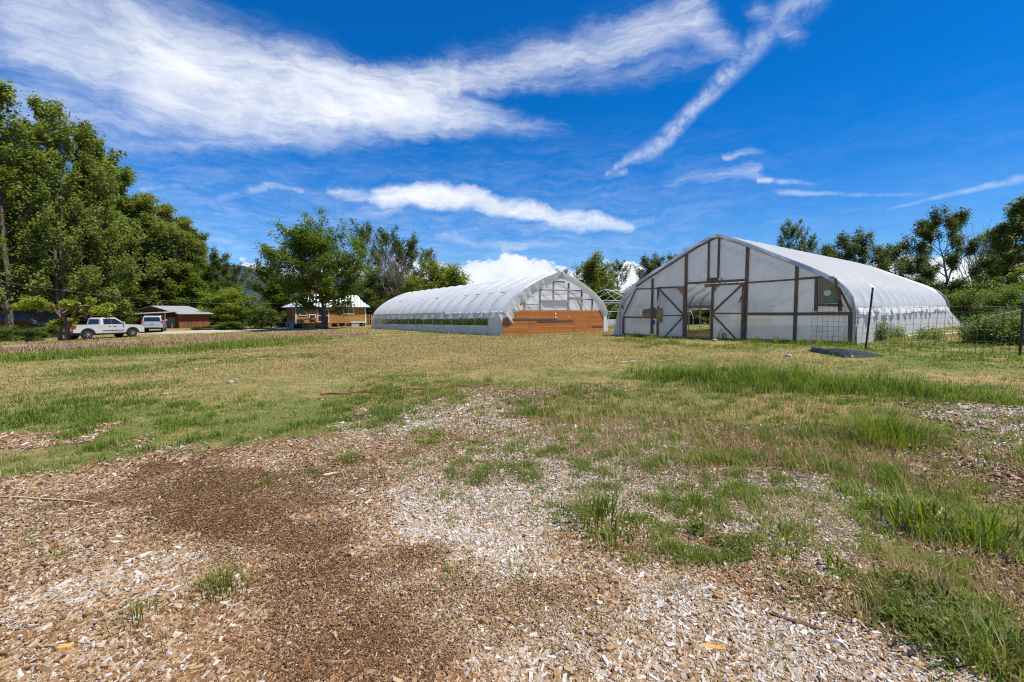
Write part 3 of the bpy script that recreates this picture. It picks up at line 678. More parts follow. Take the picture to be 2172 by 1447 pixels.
# doors: the right leaf closed, the left leaf swung right round against the wall
def leaf(pA, pB, zt, zb, y, name, rot=0):
    d = empty(name, (pA, y, 0), rot); d.parent = GN; L = pB - pA
    MB().grid([[(L * i / 10, -.02 + .015 * math.sin(i * 1.9 + j * .8), zb - .06 + (zt - zb) * j / 10) for j in range(11)] for i in range(11)]).build('door_film', M['film_front'], d)
    f = MB(); s = 1 if L > 0 else -1
    for x in (.05 * s, L - .05 * s): f.bar((x, -.05, zb), (x, -.05, zt), .09, .05, (0, 1, 0))
    zm = zb + (zt - zb) * .48
    f.bar((0, -.06, zt - .03), (L, -.06, zt - .03), .07, .05, (0, 1, 0)); f.bar((.1 * s, -.055, zm), (L - .1 * s, -.055, zm), .05, .04, (0, 1, 0))
    f.bar((.08 * s, -.065, zm + .05), (L - .08 * s, -.065, zt - .06), .07, .04, (0, 1, 0)); f.bar((.08 * s, -.065, zm - .05), (L - .2 * s, -.065, zb + .02), .06, .04, (0, 1, 0))
    f.build('door_frame', M['wood'], d, .004); return d, L, zt, zb, zm
dr = leaf(gn(1018, 600).x, XR2, gn(1140, 440).z, gn(1140, 880).z, -.06, 'door')
dl_ = leaf(XL, gn(622, 600).x, gn(720, 466).z, gn(720, 888).z, -.06, 'door', R_(-0.5) + R_(14))
d, L, zt, zb, zm = dl_
MB().prism([(-.02, zt), (-.40, zt), (-.03, zt - .45)], 'y', -.13, -.10).build('gusset', M['ply'], d)
MB().box(L + .02, L + .27, -.13, -.10, zm - .3, zm + .33).build('kick_plate', M['ply'], d)
bg_ = MB(); rr = random.Random(3)
bg_.grid([[(L * .82 + (u - .5) * (.1 + .3 * v), -.16 - .05 * math.sin(u * 9 + v * 4), zt - .28 - v * .5 + (u - .4) * v * .22) for u in [k / 8 for k in range(9)]] for v in [k / 8 for k in range(9)]])
bg_ = bg_.build('plastic_bag', M['film_loose'], None); bg_.matrix_world = GNM @ Matrix.Translation((XL, -.06, 0)) @ Matrix.Rotation(R_(13.5), 4, 'Z')
tag(bg_, 'crumpled clear plastic bag hanging from the top of the open door', 'bag')
lumber('strap', ((1258, 500), (1222, 588)), .07, .03, 'wood_grey', -.14)
# rolled hose drum and blue valve standing by the left rail
dm = empty('cable_drum', GNM @ gn(540, 690, -.3), GN.rotation_euler.z); tag(dm, 'rusty orange drum on the rail left of the open greenhouse door', 'drum')
MB().tube([(-.30, 0, .10), (.10, 0, .12)], .20, 16).build('drum_barrel', pm('rust', (.30, .13, .05), (.48, .30, .16), 9, .8, .2), dm, .01)
MB().tube([(.02, .06, .14), (.13, .06, .14)], .25, 18).build('drum_rim', M['wood_grey'], dm, .01)
va = gn(565, 730, -.35); vo = empty('standpipe', GNM @ Vector((va.x, -.35, -.05)), GN.rotation_euler.z); tag(vo, 'thin water standpipe with a blue valve handle left of the greenhouse door', 'standpipe')
MB().tube([(0, 0, 0), (0, 0, va.z + .02)], .025, 8).build('pipe', M['galv'], vo)
MB().box(-.05, .05, -.05, .05, va.z - .08, va.z + .10).build('valve', pm('blue', (.03, .09, .36), None, 5, .5), vo, .02)

# --- the far house: opaque roof, orange board gable, rolled-up side
GF = empty('greenhouse', (3.2, 31.57, -.02), math.atan2(.561, .827), -.0143)
tag(GF, 'farther white hoop greenhouse with an orange board wall across its gable', 'greenhouse')
GFM = Matrix.Translation(GF.location) @ Matrix.Rotation(GF.rotation_euler.z, 4, 'Z') @ Matrix.Rotation(GF.rotation_euler.x, 4, 'X'); GFI = GFM.inverted()
LF = 27.0
def zf(zx, zy): return 770 + zx * 550 / 2172, 560 + zy * 180 / 711
def gf(zx, zy, y=0.0): return onf(GFI, *zf(zx, zy), y)
cover(HALF_R, -.35, LF, 1.8, .13, 1.42, 13, .035).build('roof_film', M['film_roof'], GF)
for i in range(16): MB().tube(bow_pts(HALF_R, .05 + i * 1.795, .02), .03, 6).build('bow', M['galv'], GF)
for (x, z) in ((0, 4.08), (-2.9, 2.92), (2.9, 2.92)): MB().tube([(x, .1, z), (x, LF, z)], .02, 6).build('purlin', M['galv'], GF)
for s in (-1, 1):
    MB().bar((s * 4.5, 0, 1.42), (s * 4.5, LF, 1.42), .045, .12).build('hip_board', M['wood_h'], GF)
hem(-4.62, -.2, LF, 1.45, .30, .40, 15, 120, -1).build('eave_band', M['film_loose'], GF)
drape([(-4.62, 1.6, .62), (-4.62, LF - .8, .55)], [(-4.72, 1.6, -.12), (-4.72, LF - .8, -.12)], 150, 12, .15, 16, (-1, 0, 0)).build('side_skirt', M['film_skirt'], GF)
drape([(-4.62, -.05, 1.40), (-4.62, 1.65, 1.2)], [(-4.66, -.05, -.12), (-4.66, 1.65, -.12)], 14, 8, .02, 17, (-1, 0, 0)).build('corner_film', M['film_skirt'], GF)
drape([(-4.62, LF - .9, 1.2), (-4.62, LF, 1.40)], [(-4.68, LF - .9, -.15), (-4.68, LF, -.15)], 10, 8, .03, 18, (-1, 0, 0)).build('corner_film', M['film_skirt'], GF)
MB().grid([[(4.62, LF * i / 20, z) for z in (1.5, 1.2, .8)] for i in range(21)]).build('side_curtain', M['film_front'], GF)
sp = MB()
for i in range(16): sp.tube([(-4.57, .05 + i * 1.795, -.1), (-4.57, .05 + i * 1.795, 1.4)], .03, 6)
wt = gf(1260, 388).z; xr = gf(2012, 450).x; xl = gf(1168, 480).x
M['orange_boards'] = boards('orange_boards', (.42, .165, .042), (.30, .105, .026), .145, 2.6, 'xz', .006, .6, grime_amt=.5)
MB().prism([(xl, -.15), (xr, -.15), (xr, wt), (gf(1262, 388).x, wt), (xl, gf(1170, 485).z)], 'y', -.06, -.02).build('board_wall', M['orange_boards'], GF)
pk = pm('grey_plank', (.085, .06, .048), (.06, .045, .036), 4, .8, .2, stretch=(.7, 6, 8))
for a, b in (((1205, 466), (1620, 466)), ((1460, 482), (1755, 478)), ((1172, 520), (1222, 520)), ((1918, 525), (2008, 522))):
    p, q = gf(*a, -.06), gf(*b, -.06); MB().bar((p.x, -.065, p.z), (q.x, -.065, (p.z + q.z) / 2), .12, .025, (0, 1, 0)).build('dark_plank', pk, GF)
p = gf(1612, 418, -.07); MB().box(p.x - .05, p.x + .05, -.10, -.06, p.z - .07, p.z + .06).build('switch_plate', M['white_paint'], GF, .01)
p = gf(1612, 448, -.07); MB().box(p.x - .05, p.x + .05, -.10, -.06, p.z - .05, p.z + .05).build('switch_plate', M['white_paint'], GF, .01)
p = gf(1722, 444, -.07); MB().bar((p.x - .05, -.09, p.z), (p.x + .05, -.09, p.z), .02, .03).bar((p.x, -.09, p.z - .1), (p.x, -.09, p.z + .06), .02, .03).build('door_latch', M['white_paint'], GF)
hoF = full(HALF_R); ho_save = ho; ho = hoF
MB().grid([[(x, .06 + .02 * math.sin(i * 1.3 + j), .2 + (max(zroof(x), .4) - .23) * j / 8) for j in range(9)] for i, x in enumerate(np.linspace(-4.5, 4.5, 33))]).build('gable_film', M['film_clear'], GF)
def lumF(name, a, b, w, mat='wood_grey', y=0.0, d=.06):
    p, q = gf(*a, y), gf(*b, y); return MB().bar(p, q, w, d, (0, 1, 0)).build(name, M[mat], GF, .004)
for a, b in (((1355, 205), (1352, 390)), ((1485, 135), (1484, 392)), ((1596, 145), (1596, 300)), ((1722, 160), (1720, 390)), ((1832, 220), (1832, 388)), ((1920, 285), (1920, 388))): lumF('stud', a, b, .12)
for a, b, w in (((1350, 214), (1480, 218), .08), ((1488, 217), (1832, 226), .09), ((1590, 146), (1690, 152), .09), ((1490, 314), (1720, 314), .17), ((1722, 296), (1925, 298), .08), ((1230, 336), (1480, 342), .08), ((1730, 284), (1828, 288), .13)): lumF('rail', a, b, w, 'wood_grey', -.03)
lumF('brace', (1795, 296), (1830, 385), .10, 'wood_grey', -.05)
# hanging propped vent flap behind the big opening
drape([gf(1495, 325, .3), gf(1720, 325, .3)], [gf(1520, 372, .5), gf(1705, 372, .5)], 12, 6, .04, 20).build('vent_flap', M['film_loose'], GF)
# film rucked along the left rafter and crumpled at the peak
pl = [p for p in hoF if p[0] <= .2 and p[1] > 1.0]
o_ = [(x, -.36, z + .03) for x, z in pl]; i_ = [(x + .62 * (1 - .55 * (k / len(pl))) + .1, -.05, z - .30 - .28 * (1 - k / len(pl))) for k, (x, z) in enumerate(pl)]
drape(o_, i_, 60, 8, .09, 21).build('loose_film', M['film_loose'], GF)
pr_ = [p for p in hoF if p[0] >= -.1 and p[1] > 1.2]
drape([(x, -.36, z + .03) for x, z in pr_], [(x * .93 - .03, -.04, z - .22 - .16 * max(0, 1 - x / 1.2)) for x, z in pr_], 50, 6, .07, 22).build('loose_film', M['film_loose'], GF)
drape([gf(1140, 420, -.35), gf(1170, 430, -.1)], [gf(1150, 460, -.3), gf(1172, 480, -.08)], 8, 6, .08, 23).build('loose_film', M['film_loose'], GF)
for s in (1,):
    drape([(4.62, -.05, 1.42), (4.62, 1.4, 1.3)], [(4.70, -.05, -.1), (4.70, 1.4, -.1)], 12, 8, .04, 24, (1, 0, 0)).build('corner_film', M['film_skirt'], GF)
drape([(xr - .02, -.04, 1.35), (4.66, -.06, 1.4)], [(xr - .02, -.05, -.1), (4.80, -.12, -.15)], 6, 8, .05, 25).build('corner_film', M['film_loose'], GF)
ho = ho_save
# rear gable of the far house
MB().add([(x, LF - .02, z) for x, z in hoF], [tuple(range(len(hoF)))]).build('rear_film', M['film_front'], GF)

# --- bare hoop frame between and behind them
HP = at(1215, 692, 42)
GH3 = empty('hoop_frame', (HP.x, HP.y, gz1(HP.x, HP.y)), math.atan2(-.769, .639)); GH3.scale = (.82, 1, .82); tag(GH3, 'bare galvanized hoop frame without film between the two greenhouses', 'hoop frame')
for i in range(14):
    y = i * 1.3; MB().tube([(x + 4.57, y, z) for x, z in full(HALF_R)], .036, 6).build('bow', M['galv_bright'], GH3)
    if i % 2 == 0: MB().tube([(4.57 - 3.2, y, 2.83), (4.57 + 3.2, y, 2.83)], .022, 5).tube([(4.57 - 1.6, y, 2.83), (4.57, y, 4.1), (4.57 + 1.6, y, 2.83)], .02, 5).build('truss', M['galv_bright'], GH3)
for (x, z) in ((0, 4.12), (-2.55, 3.15), (2.55, 3.15), (-4.2, 1.9), (4.2, 1.9)): MB().tube([(x + 4.57, 0, z), (x + 4.57, 17, z)], .025, 6).build('purlin', M['galv_bright'], GH3)
drape([(-.02, 0, .95), (-.02, 9, .95)], [(-.05, 0, -.1), (-.05, 9, -.1)], 20, 5, .03, 31, (-1, 0, 0)).build('side_skirt', M['film_skirt'], GH3)
drape([(.02, -.02, .95), (3.2, -.02, .9)], [(.02, -.02, -.1), (3.2, -.02, -.1)], 20, 5, .03, 32).build('end_skirt', M['film_skirt'], GH3)

# ------------------------------------------------------------------ trees
def leaf_quads(P, size, rg, up=.55):
    n = len(P); nrm = rg.normal(0, 1, (n, 3)); nrm[:, 2] = np.abs(nrm[:, 2]) * 1.1 + up; nrm /= np.linalg.norm(nrm, axis=1)[:, None]
    a = np.cross(nrm, rg.normal(0, 1, (n, 3))); a /= np.linalg.norm(a, axis=1)[:, None] + 1e-9; b = np.cross(nrm, a)
    s = (size * rg.uniform(.55, 1.35, n))[:, None]; a = a * s * .5; b = b * s * .36
    v = np.stack([P - a, P - b + a * .15, P + a, P + b + a * .15], 1).reshape(-1, 3)
    return v, np.arange(n * 4), np.full(n, 4)
def crown_obj(name, P, size, mat, rg, parent, tint=None):
    v, f, t = leaf_quads(P, size, rg)
    me = fast_mesh(name, v, f, t, mat, np.clip(rg.normal(.5, .28, len(P)) if tint is None else tint, 0, 1))
    o = bpy.data.objects.new(name, me); COL.objects.link(o); o.parent = parent; return o
def make_tree(name, H, R, seed, leafm, bark='bark', zb=.15, nlimb=22, el=(25, 70), prof=None, nsub=7, ntw=6, nleaf=9, lsize=.2, sig=.32, trunk_r=.28, lean=.6, fork=0, subang=45, droop=0.0, bare=0.0, leafbase=.0, twl=1.0, subl=1.0, lv=(.72, 1.2)):
    rg = np.random.default_rng(seed); root = empty(name, (0, 0, 0)); W = MB()
    prof = prof or (lambda t: (1 - t) ** .6 * min(1, t * 4 + .5))
    def wob(n, h, l): return np.c_[np.cumsum(rg.normal(0, l / n, n)), np.cumsum(rg.normal(0, l / n, n)), np.linspace(0, h, n)]
    stems = []
    for s in range(1 + fork):
        tk = wob(9, H * (.93 if s == 0 else rg.uniform(.7, .88)), lean); tk[0, :2] = 0
        if s: 
            a = rg.uniform(0, 6.28); tk[:, :2] += np.outer(np.linspace(0, 1, 9) ** 1.2, [math.cos(a) * R * .45, math.sin(a) * R * .45])
        rs = [max(.03, trunk_r * (.85 if s else 1) * ((1 - i / 8) ** .8 + .04)) for i in range(9)]; rs[0] *= 1.35
        tk[0, 2] = -.25
        W.tube(tk, rs, 9); stems.append((tk, rs))
    TA, TB = [], []; ga = rg.uniform(0, 6.28)
    def curve(p, d, L, n, up, wobb):
        pts = [p]; d = d / np.linalg.norm(d)
        for i in range(n):
            d = d + np.array([0, 0, up]) + rg.normal(0, wobb, 3); d /= np.linalg.norm(d); pts.append(pts[-1] + d * L / n)
        return np.array(pts)
    for s, (tk, rs) in enumerate(stems):
        nl = nlimb if s == 0 else int(nlimb * .6)
        for i in range(nl):
            t = (i + rg.uniform(0, .8)) / nl; h = zb + (1 - zb) * t; k = h * 8; j = min(int(k), 7); p = tk[j] + (tk[j + 1] - tk[j]) * (k - j)
            ga += 2.399 + rg.normal(0, .35); e = R_(min(82, el[0] + (el[1] - el[0]) * t + rg.normal(0, 7)))
            L = R * prof(t) * rg.uniform(*lv) / max(.45, math.cos(e) ** .6)
            d = np.array([math.cos(ga) * math.cos(e), math.sin(ga) * math.cos(e), math.sin(e)])
            li = curve(p, d, L, 6, .06 - droop, .07); r0 = max(.02, rs[j] * .5)
            W.tube(li, [r0 * (1 - q / 6.6) + .008 for q in range(7)], 5, False)
            if rg.random() < bare: continue
            for q in range(nsub):
                u = leafbase + (1 - leafbase) * (.22 + .78 * (q + rg.random()) / nsub); kk = min(u, .999) * 6; jj = int(kk); pp = li[jj] + (li[jj + 1] - li[jj]) * (kk - jj)
                dd = li[jj + 1] - li[jj]; dd = dd / np.linalg.norm(dd); v = rg.normal(0, 1, 3); v -= dd * v.dot(dd); v /= np.linalg.norm(v)
                sa = R_(subang); sl = L * (.42 - .2 * u) * rg.uniform(.6, 1.25) * subl + .25
                sb = curve(pp, dd * math.cos(sa) + v * math.sin(sa), sl, 3, .2 - droop * 1.5, .1)
                W.tube(sb, [.02 + .01 * (3 - z_) * r0 / .1 for z_ in range(4)] if r0 > .06 else [.018, .014, .01, .006], 4, False)
                for w_ in range(ntw):
                    k3 = rg.uniform(.25, 1) * 3 * .999; j3 = int(k3); p3 = sb[j3] + (sb[j3 + 1] - sb[j3]) * (k3 - j3)
                    TA.append(p3); TB.append(p3 + (rg.normal(0, .5, 3) + (sb[-1] - sb[0]) / sl * .5 + [0, 0, .25 - droop * 3]) * twl * .5)
        TA += list(tk[8] + rg.normal(0, .15, (8, 3))); TB += list(tk[8] + rg.normal(0, .2, (8, 3)) + [0, 0, .6])
    W.build('trunk', M[bark], root, fix=False)
    if leafm:
        TA, TB = np.array(TA), np.array(TB); n = len(TA); A = np.repeat(TA, nleaf, 0); B = np.repeat(TB, nleaf, 0)
        P = A + (B - A) * rg.random((n * nleaf, 1)) + rg.normal(0, sig, (n * nleaf, 3)); P = P[P[:, 2] > .1]
        base = np.repeat(rg.normal(.5, .15, n), nleaf)[:len(P)] + rg.normal(0, .2, len(P))
        crown_obj('crown', P, lsize, M[leafm], rg, root, base)
        H = float(np.percentile(P[:, 2], 99.7)); R = float(np.percentile(np.hypot(P[:, 0], P[:, 1]), 95))
    else: H = max(v[2] for v in W.v)
    root['H'] = H; root['R'] = R; return root

M['leaf_cw'] = leafmat('cottonwood_leaf', (.115, .15, .032), (.29, .325, .095), (.175, .215, .05), .5, .22)
M['leaf_ash'] = leafmat('ash_leaf', (.08, .12, .018), (.20, .26, .04), (.13, .19, .025), .48, .4)
M['leaf_lime'] = leafmat('lime_leaf', (.13, .17, .025), (.25, .28, .045), (.18, .22, .035), .45, .5)
M['leaf_willow'] = leafmat('willow_leaf', (.11, .14, .045), (.2, .23, .075), (.14, .18, .05), .45, .5)
M['leaf_dark'] = leafmat('poplar_leaf', (.06, .085, .024), (.15, .185, .05), (.095, .125, .034), .42, .3)
M['leaf_fruit'] = leafmat('fruit_leaf', (.20, .25, .035), (.38, .41, .065), (.26, .31, .045), .5, .8)
M['leaf_shrub'] = leafmat('shrub_leaf', (.08, .125, .022), (.19, .245, .05), (.12, .175, .034), .42, .8)

KIND = {}
def kind(key, *a, **k): KIND[key] = [make_tree(*a, **k), False]
poplar = lambda t: .42 + .58 * math.sin(math.pi * min(1, .18 + t * .82)) if t < .85 else .42 * (1 - t) / .15 + .25
spire = lambda t: (.22 + .80 * (1 - t) ** .75) * min(1, .55 + 2.5 * t)
roundp = lambda t: .35 + .75 * math.sin(math.pi * min(1, .12 + .86 * t))
kind('cw1', 'cottonwood_tree', 24, 4.6, 11, 'leaf_cw', zb=.10, nlimb=36, el=(24, 68), prof=spire, nsub=8, ntw=7, nleaf=9, lsize=.25, sig=.20, trunk_r=.24, lean=1.4, fork=1, subang=34, subl=.8, lv=(.55, 1.3))
kind('cw2', 'cottonwood_tree', 20, 4.2, 12, 'leaf_cw', zb=.08, nlimb=34, el=(24, 68), prof=spire, nsub=8, ntw=7, nleaf=9, lsize=.25, sig=.20, trunk_r=.2, lean=1.4, fork=1, subang=34, subl=.8, lv=(.55, 1.3))
kind('dk1', 'poplar_tree', 13, 3.6, 13, 'leaf_dark', zb=.12, nlimb=22, el=(28, 62), prof=poplar, nsub=6, ntw=6, nleaf=11, lsize=.24, sig=.20, trunk_r=.2, lean=1.0, subang=34)
kind('dk2', 'poplar_tree', 12, 3.8, 14, 'leaf_dark', zb=.1, nlimb=20, el=(20, 60), prof=roundp, nsub=6, ntw=6, nleaf=13, lsize=.26, sig=.24, trunk_r=.2, lean=1.2, fork=1, subang=38, lv=(.6, 1.3))
kind('ash', 'shade_tree', 14, 5.6, 15, 'leaf_ash', zb=.27, nlimb=30, el=(16, 70), prof=roundp, nsub=8, ntw=7, nleaf=18, lsize=.26, sig=.30, trunk_r=.25, lean=.8, fork=1, subang=48)
kind('bush', 'broadleaf_tree', 8, 3.6, 16, 'leaf_ash', zb=.04, nlimb=28, el=(8, 76), prof=roundp, nsub=8, ntw=6, nleaf=10, lsize=.24, sig=.18, trunk_r=.16, subl=.6, twl=1.2, lv=(.45, 1.35), lean=.5, fork=1, subang=48)
kind('lime', 'maple_tree', 7, 3.6, 17, 'leaf_lime', zb=.06, nlimb=24, el=(5, 66), prof=roundp, nsub=7, ntw=6, nleaf=16, lsize=.25, sig=.27, trunk_r=.15, lean=.5, fork=1, subang=48)
kind('willow', 'willow_tree', 8, 3.6, 18, 'leaf_willow', zb=.06, nlimb=26, el=(15, 72), prof=roundp, nsub=7, ntw=7, nleaf=20, lsize=.20, sig=.26, trunk_r=.16, lean=.5, fork=1, droop=.01)
kind('shrub', 'shrub', 3, 2.0, 19, 'leaf_shrub', zb=.02, nlimb=18, el=(8, 70), prof=roundp, nsub=6, ntw=5, nleaf=14, lsize=.17, sig=.2, trunk_r=.06, lean=.3, fork=1)
kind('dead', 'bare_tree', 11, 4.2, 20, None, bark='bark_dead', zb=.3, nlimb=20, el=(35, 68), prof=roundp, nsub=9, ntw=2, trunk_r=.32, lean=1.2, fork=2, subang=35)
kind('clump', 'conifer_like_tree', 13, 4.4, 21, 'leaf_dark', zb=.18, nlimb=19, el=(12, 55), prof=roundp, nsub=6, ntw=9, nleaf=28, lsize=.22, sig=.24, trunk_r=.24, lean=1.8, subang=30, leafbase=.35)
for k in KIND:
    if k == 'clump': KIND[k][0].name = 'cottonwood_tree'
def tree(key, px, top, d, wpx, label, cat='tree', group=None, rz=None, base=None, name=None):
    proto, used = KIND[key]; o = copy_tree(proto) if used else proto; KIND[key][1] = True
    x = (px - CX) / FPX * d; x = x * 1.0; z0 = gz1(x, d) if base is None else base; zt = CAMH + (HOR - top) / FPX * d / 1.0
    H, R = o['H'], o['R']; s = (zt - z0) / H; w = wpx / FPX * d / (2 * R)
    o.location = (x, d, z0); o.scale = (w, w, s); o.rotation_euler = (0, 0, random.uniform(0, 6.28) if rz is None else rz)
    if name: o.name = name
    tag(o, label, cat, group); return o
gL, gH, gR, gM = 'cottonwoods and shrubs along the left edge', 'trees round the cabin', 'trees beyond the right greenhouse', 'trees behind the greenhouses'
TREES = [
 ('cw1', 18, 192, 44, 165, 'tallest cottonwood, cut by the left edge of the photo', gL),
 ('cw1', 85, 272, 49, 110, 'cottonwood in the notch between the two tallest left crowns', gL),
 ('cw1', 135, 232, 47, 120, 'tall cottonwood with a pointed crown right of the tallest one', gL),
 ('cw2', 188, 268, 52, 115, 'cottonwood rising straight above the pickup cab', gL),
 ('cw2', 234, 305, 55, 120, 'cottonwood whose crown steps down right of the pickup cab', gL),
 ('cw2', 272, 350, 70, 130, 'cottonwood directly above the suv', gL),
 ('cw2', 310, 415, 70, 120, 'cottonwood directly above the board shed roof', gL),
 ('cw2', 60, 330, 58, 170, 'cottonwood filling in behind the tallest one', gL),
 ('cw2', 165, 370, 60, 170, 'dense cottonwood behind the pickup, hidden low between taller ones', gL),
 ('cw2', 250, 420, 74, 150, 'lower cottonwood behind the gap between pickup and shed', gL),
 ('cw2', 352, 436, 74, 105, 'shorter cottonwood right of the board shed, top against the sky', gL),
 ('cw2', 392, 462, 78, 90, 'narrow cottonwood second from the right end of the left wood', gL),
 ('cw2', 428, 488, 80, 80, 'cottonwood with ragged top, at the right end of the left wood', gL),
 ('dk2', 462, 528, 78, 80, 'small dark poplar at the foot of the left wood, beside the sky gap', gL),
 ('dk1', 503, 560, 80, 50, 'slim dark poplar in front of the blue mountain', gL),
 ('bush', 392, 530, 76, 130, 'bright green broadleaf tree right behind the board shed', gL),
 ('bush', 440, 585, 74, 110, 'low broadleaf tree filling the gap right of the board shed', gL),
 ('lime', 490, 612, 68, 100, 'yellow green bushy tree right of the shed, left of the red roof', gL),
 ('cw2', -40, 330, 50, 230, 'cottonwood behind the tallest one at the left edge', gL),
 ('bush', 20, 560, 60, 210, 'dark understorey tree behind the grey roofed shed at the left edge', gL),
 ('bush', 120, 570, 61, 200, 'dark understorey tree behind the crooked fruit tree', gL),
 ('bush', 215, 560, 62, 200, 'dark understorey tree behind the pickup cab', gL),
 ('bush', 310, 565, 80, 190, 'dark understorey tree behind the board shed', gL),
 ('dk1', 580, 520, 72, 95, 'loose airy poplar left of the cabin tree', gH),
 ('dk2', 585, 560, 84, 70, 'thin poplar left of the cabin, over the red roof', gH),
 ('bush', 600, 575, 72, 110, 'dark tree behind the left end of the cabin', gH),
 ('ash', 690, 467, 54, 185, 'large round shade tree with a grey trunk right in front of the cabin', gH),
 ('dk1', 775, 474, 76, 75, 'tall narrow poplar just right of the shade tree', gH),
 ('dk1', 818, 484, 80, 80, 'narrow poplar second from the shade tree', gH),
 ('dk2', 862, 500, 82, 90, 'dark poplar behind the bare branches', gH),
 ('dk1', 912, 528, 84, 52, 'small dark poplar at the right end of the cabin trees', gH),
 ('dead', 842, 508, 70, 105, 'grey half dead tree with forking bare limbs left of the greenhouse', gH),
 ('willow', 800, 575, 72, 110, 'pale willow behind the right end of the cabin', gH),
 ('willow', 846, 578, 72, 80, 'pale willow at the far end of the white greenhouse roof', gH),
 ('lime', 890, 585, 70, 70, 'small yellow green maple under the forked dead limbs', gH),
 ('lime', 945, 558, 62, 115, 'yellow green maple rising behind the white greenhouse roof', gH),
 ('dk1', 1195, 572, 75, 45, 'tiny poplar tip just above the far greenhouse peak', gM),
 ('lime', 1252, 543, 64, 85, 'light green tree right of the far greenhouse peak', gM),
 ('dk1', 1312, 553, 70, 60, 'slim poplar between the two greenhouses', gM),
 ('dk2', 1375, 540, 70, 90, 'leafy poplar left of the nearer greenhouse roof', gM),
 ('dk2', 1432, 534, 72, 75, 'leafy poplar touching the nearer greenhouse roof slope', gM),
 ('bush', 1285, 600, 62, 100, 'low dark tree behind the bare hoop frame', gM),
 ('bush', 1370, 610, 60, 110, 'low tree seen behind the right end of the bare hoop frame', gM),
 ('bush', 1480, 600, 52, 110, 'low tree seen through the open greenhouse door', gM),
 ('dk1', 1672, 470, 52, 75, 'young poplar with a pointed tip above the nearer greenhouse roof', gR),
 ('dk1', 1712, 500, 54, 55, 'shorter poplar right beside the pointed young poplar', gR),
 ('dk2', 1795, 490, 52, 110, 'open crowned dark tree behind the middle of the greenhouse roof', gR),
 ('dk2', 1872, 512, 54, 120, 'spreading dark tree with a branch reaching right over the roof', gR),
 ('dk2', 1935, 535, 50, 95, 'leafy dark tree left of the tall layered tree behind the greenhouse roof', gR),
 ('dk2', 1752, 515, 56, 70, 'leafy dark tree between the young poplars and the open crowned tree', gR),
 ('clump', 1995, 450, 36, 135, 'tall dark tree with layered foliage clumps and a leaning limb', gR),
 ('dead', 2066, 462, 46, 85, 'leafless tree standing between the two tallest right hand trees', gR),
 ('cw2', 2152, 428, 42, 110, 'tall tree cut by the right edge of the photo', gR),
 ('dk2', 2105, 500, 48, 90, 'airy tree just left of the one cut by the right edge', gR),
 ('bush', 1975, 590, 40, 120, 'bushy tree right behind the rear corner of the nearer greenhouse', gR),
 ('bush', 2055, 592, 37, 110, 'broad bushy tree below the leafless tree', gR),
 ('bush', 2145, 602, 32, 110, 'dark green bush tree behind the green fence post', gR),
 ('bush', 1905, 600, 46, 90, 'low tree showing over the far end of the greenhouse roof', gR),
]
for (k, px, top, d, w, lab, g) in TREES: tree(k, px, top, d, w, lab, 'tree', g)
SHRUBS = [
 (495, 682, 56, 60, 'leafy shrub left of the cabin railing'), (555, 640, 58, 60, 'light green shrub just left of the cabin'), (424, 672, 66, 36, 'shrub against the right end of the board shed'),
 (415, 692, 55, 22, 'small weed clump at the foot of the shed wall'), (470, 690, 57, 90, 'low bright hedge plant right of the shed'), (20, 690, 38, 46, 'leafy shrub at the left edge in front of the grey roof'), (70, 694, 37, 36, 'pale shrub left of the crooked fruit tree'),
 (108, 688, 44, 44, 'dark shrub behind the fruit tree'), (240, 650, 58, 90, 'dark shrub behind the pickup'), (2010, 615, 34, 80, 'shrub behind the torn corner of the greenhouse'), (2070, 615, 30, 90, 'shrub in the middle of the right background'), (2140, 608, 26, 95, 'large shrub right behind the green post'),
 (2120, 655, 22, 60, 'yellow green weed shrub at the right edge behind the fence'), (1960, 620, 36, 60, 'shrub left of the rear greenhouse corner'), (790, 655, 70, 60, 'shrub beside the right cabin wall'), (640, 660, 70, 120, 'dark shrub behind the left wall of the cabin'),
 (1430, 640, 44, 100, 'shrub beyond the open side of the nearer greenhouse'), (1500, 645, 42, 90, 'shrub seen inside the door opening'), (1280, 640, 50, 90, 'shrub under the bare hoop frame'), (1345, 640, 48, 90, 'shrub left of the nearer greenhouse wall')]
for (px, top, d, w, lab) in SHRUBS: tree('shrub', px, top, d, w, lab, 'shrub', 'shrubs round the field')

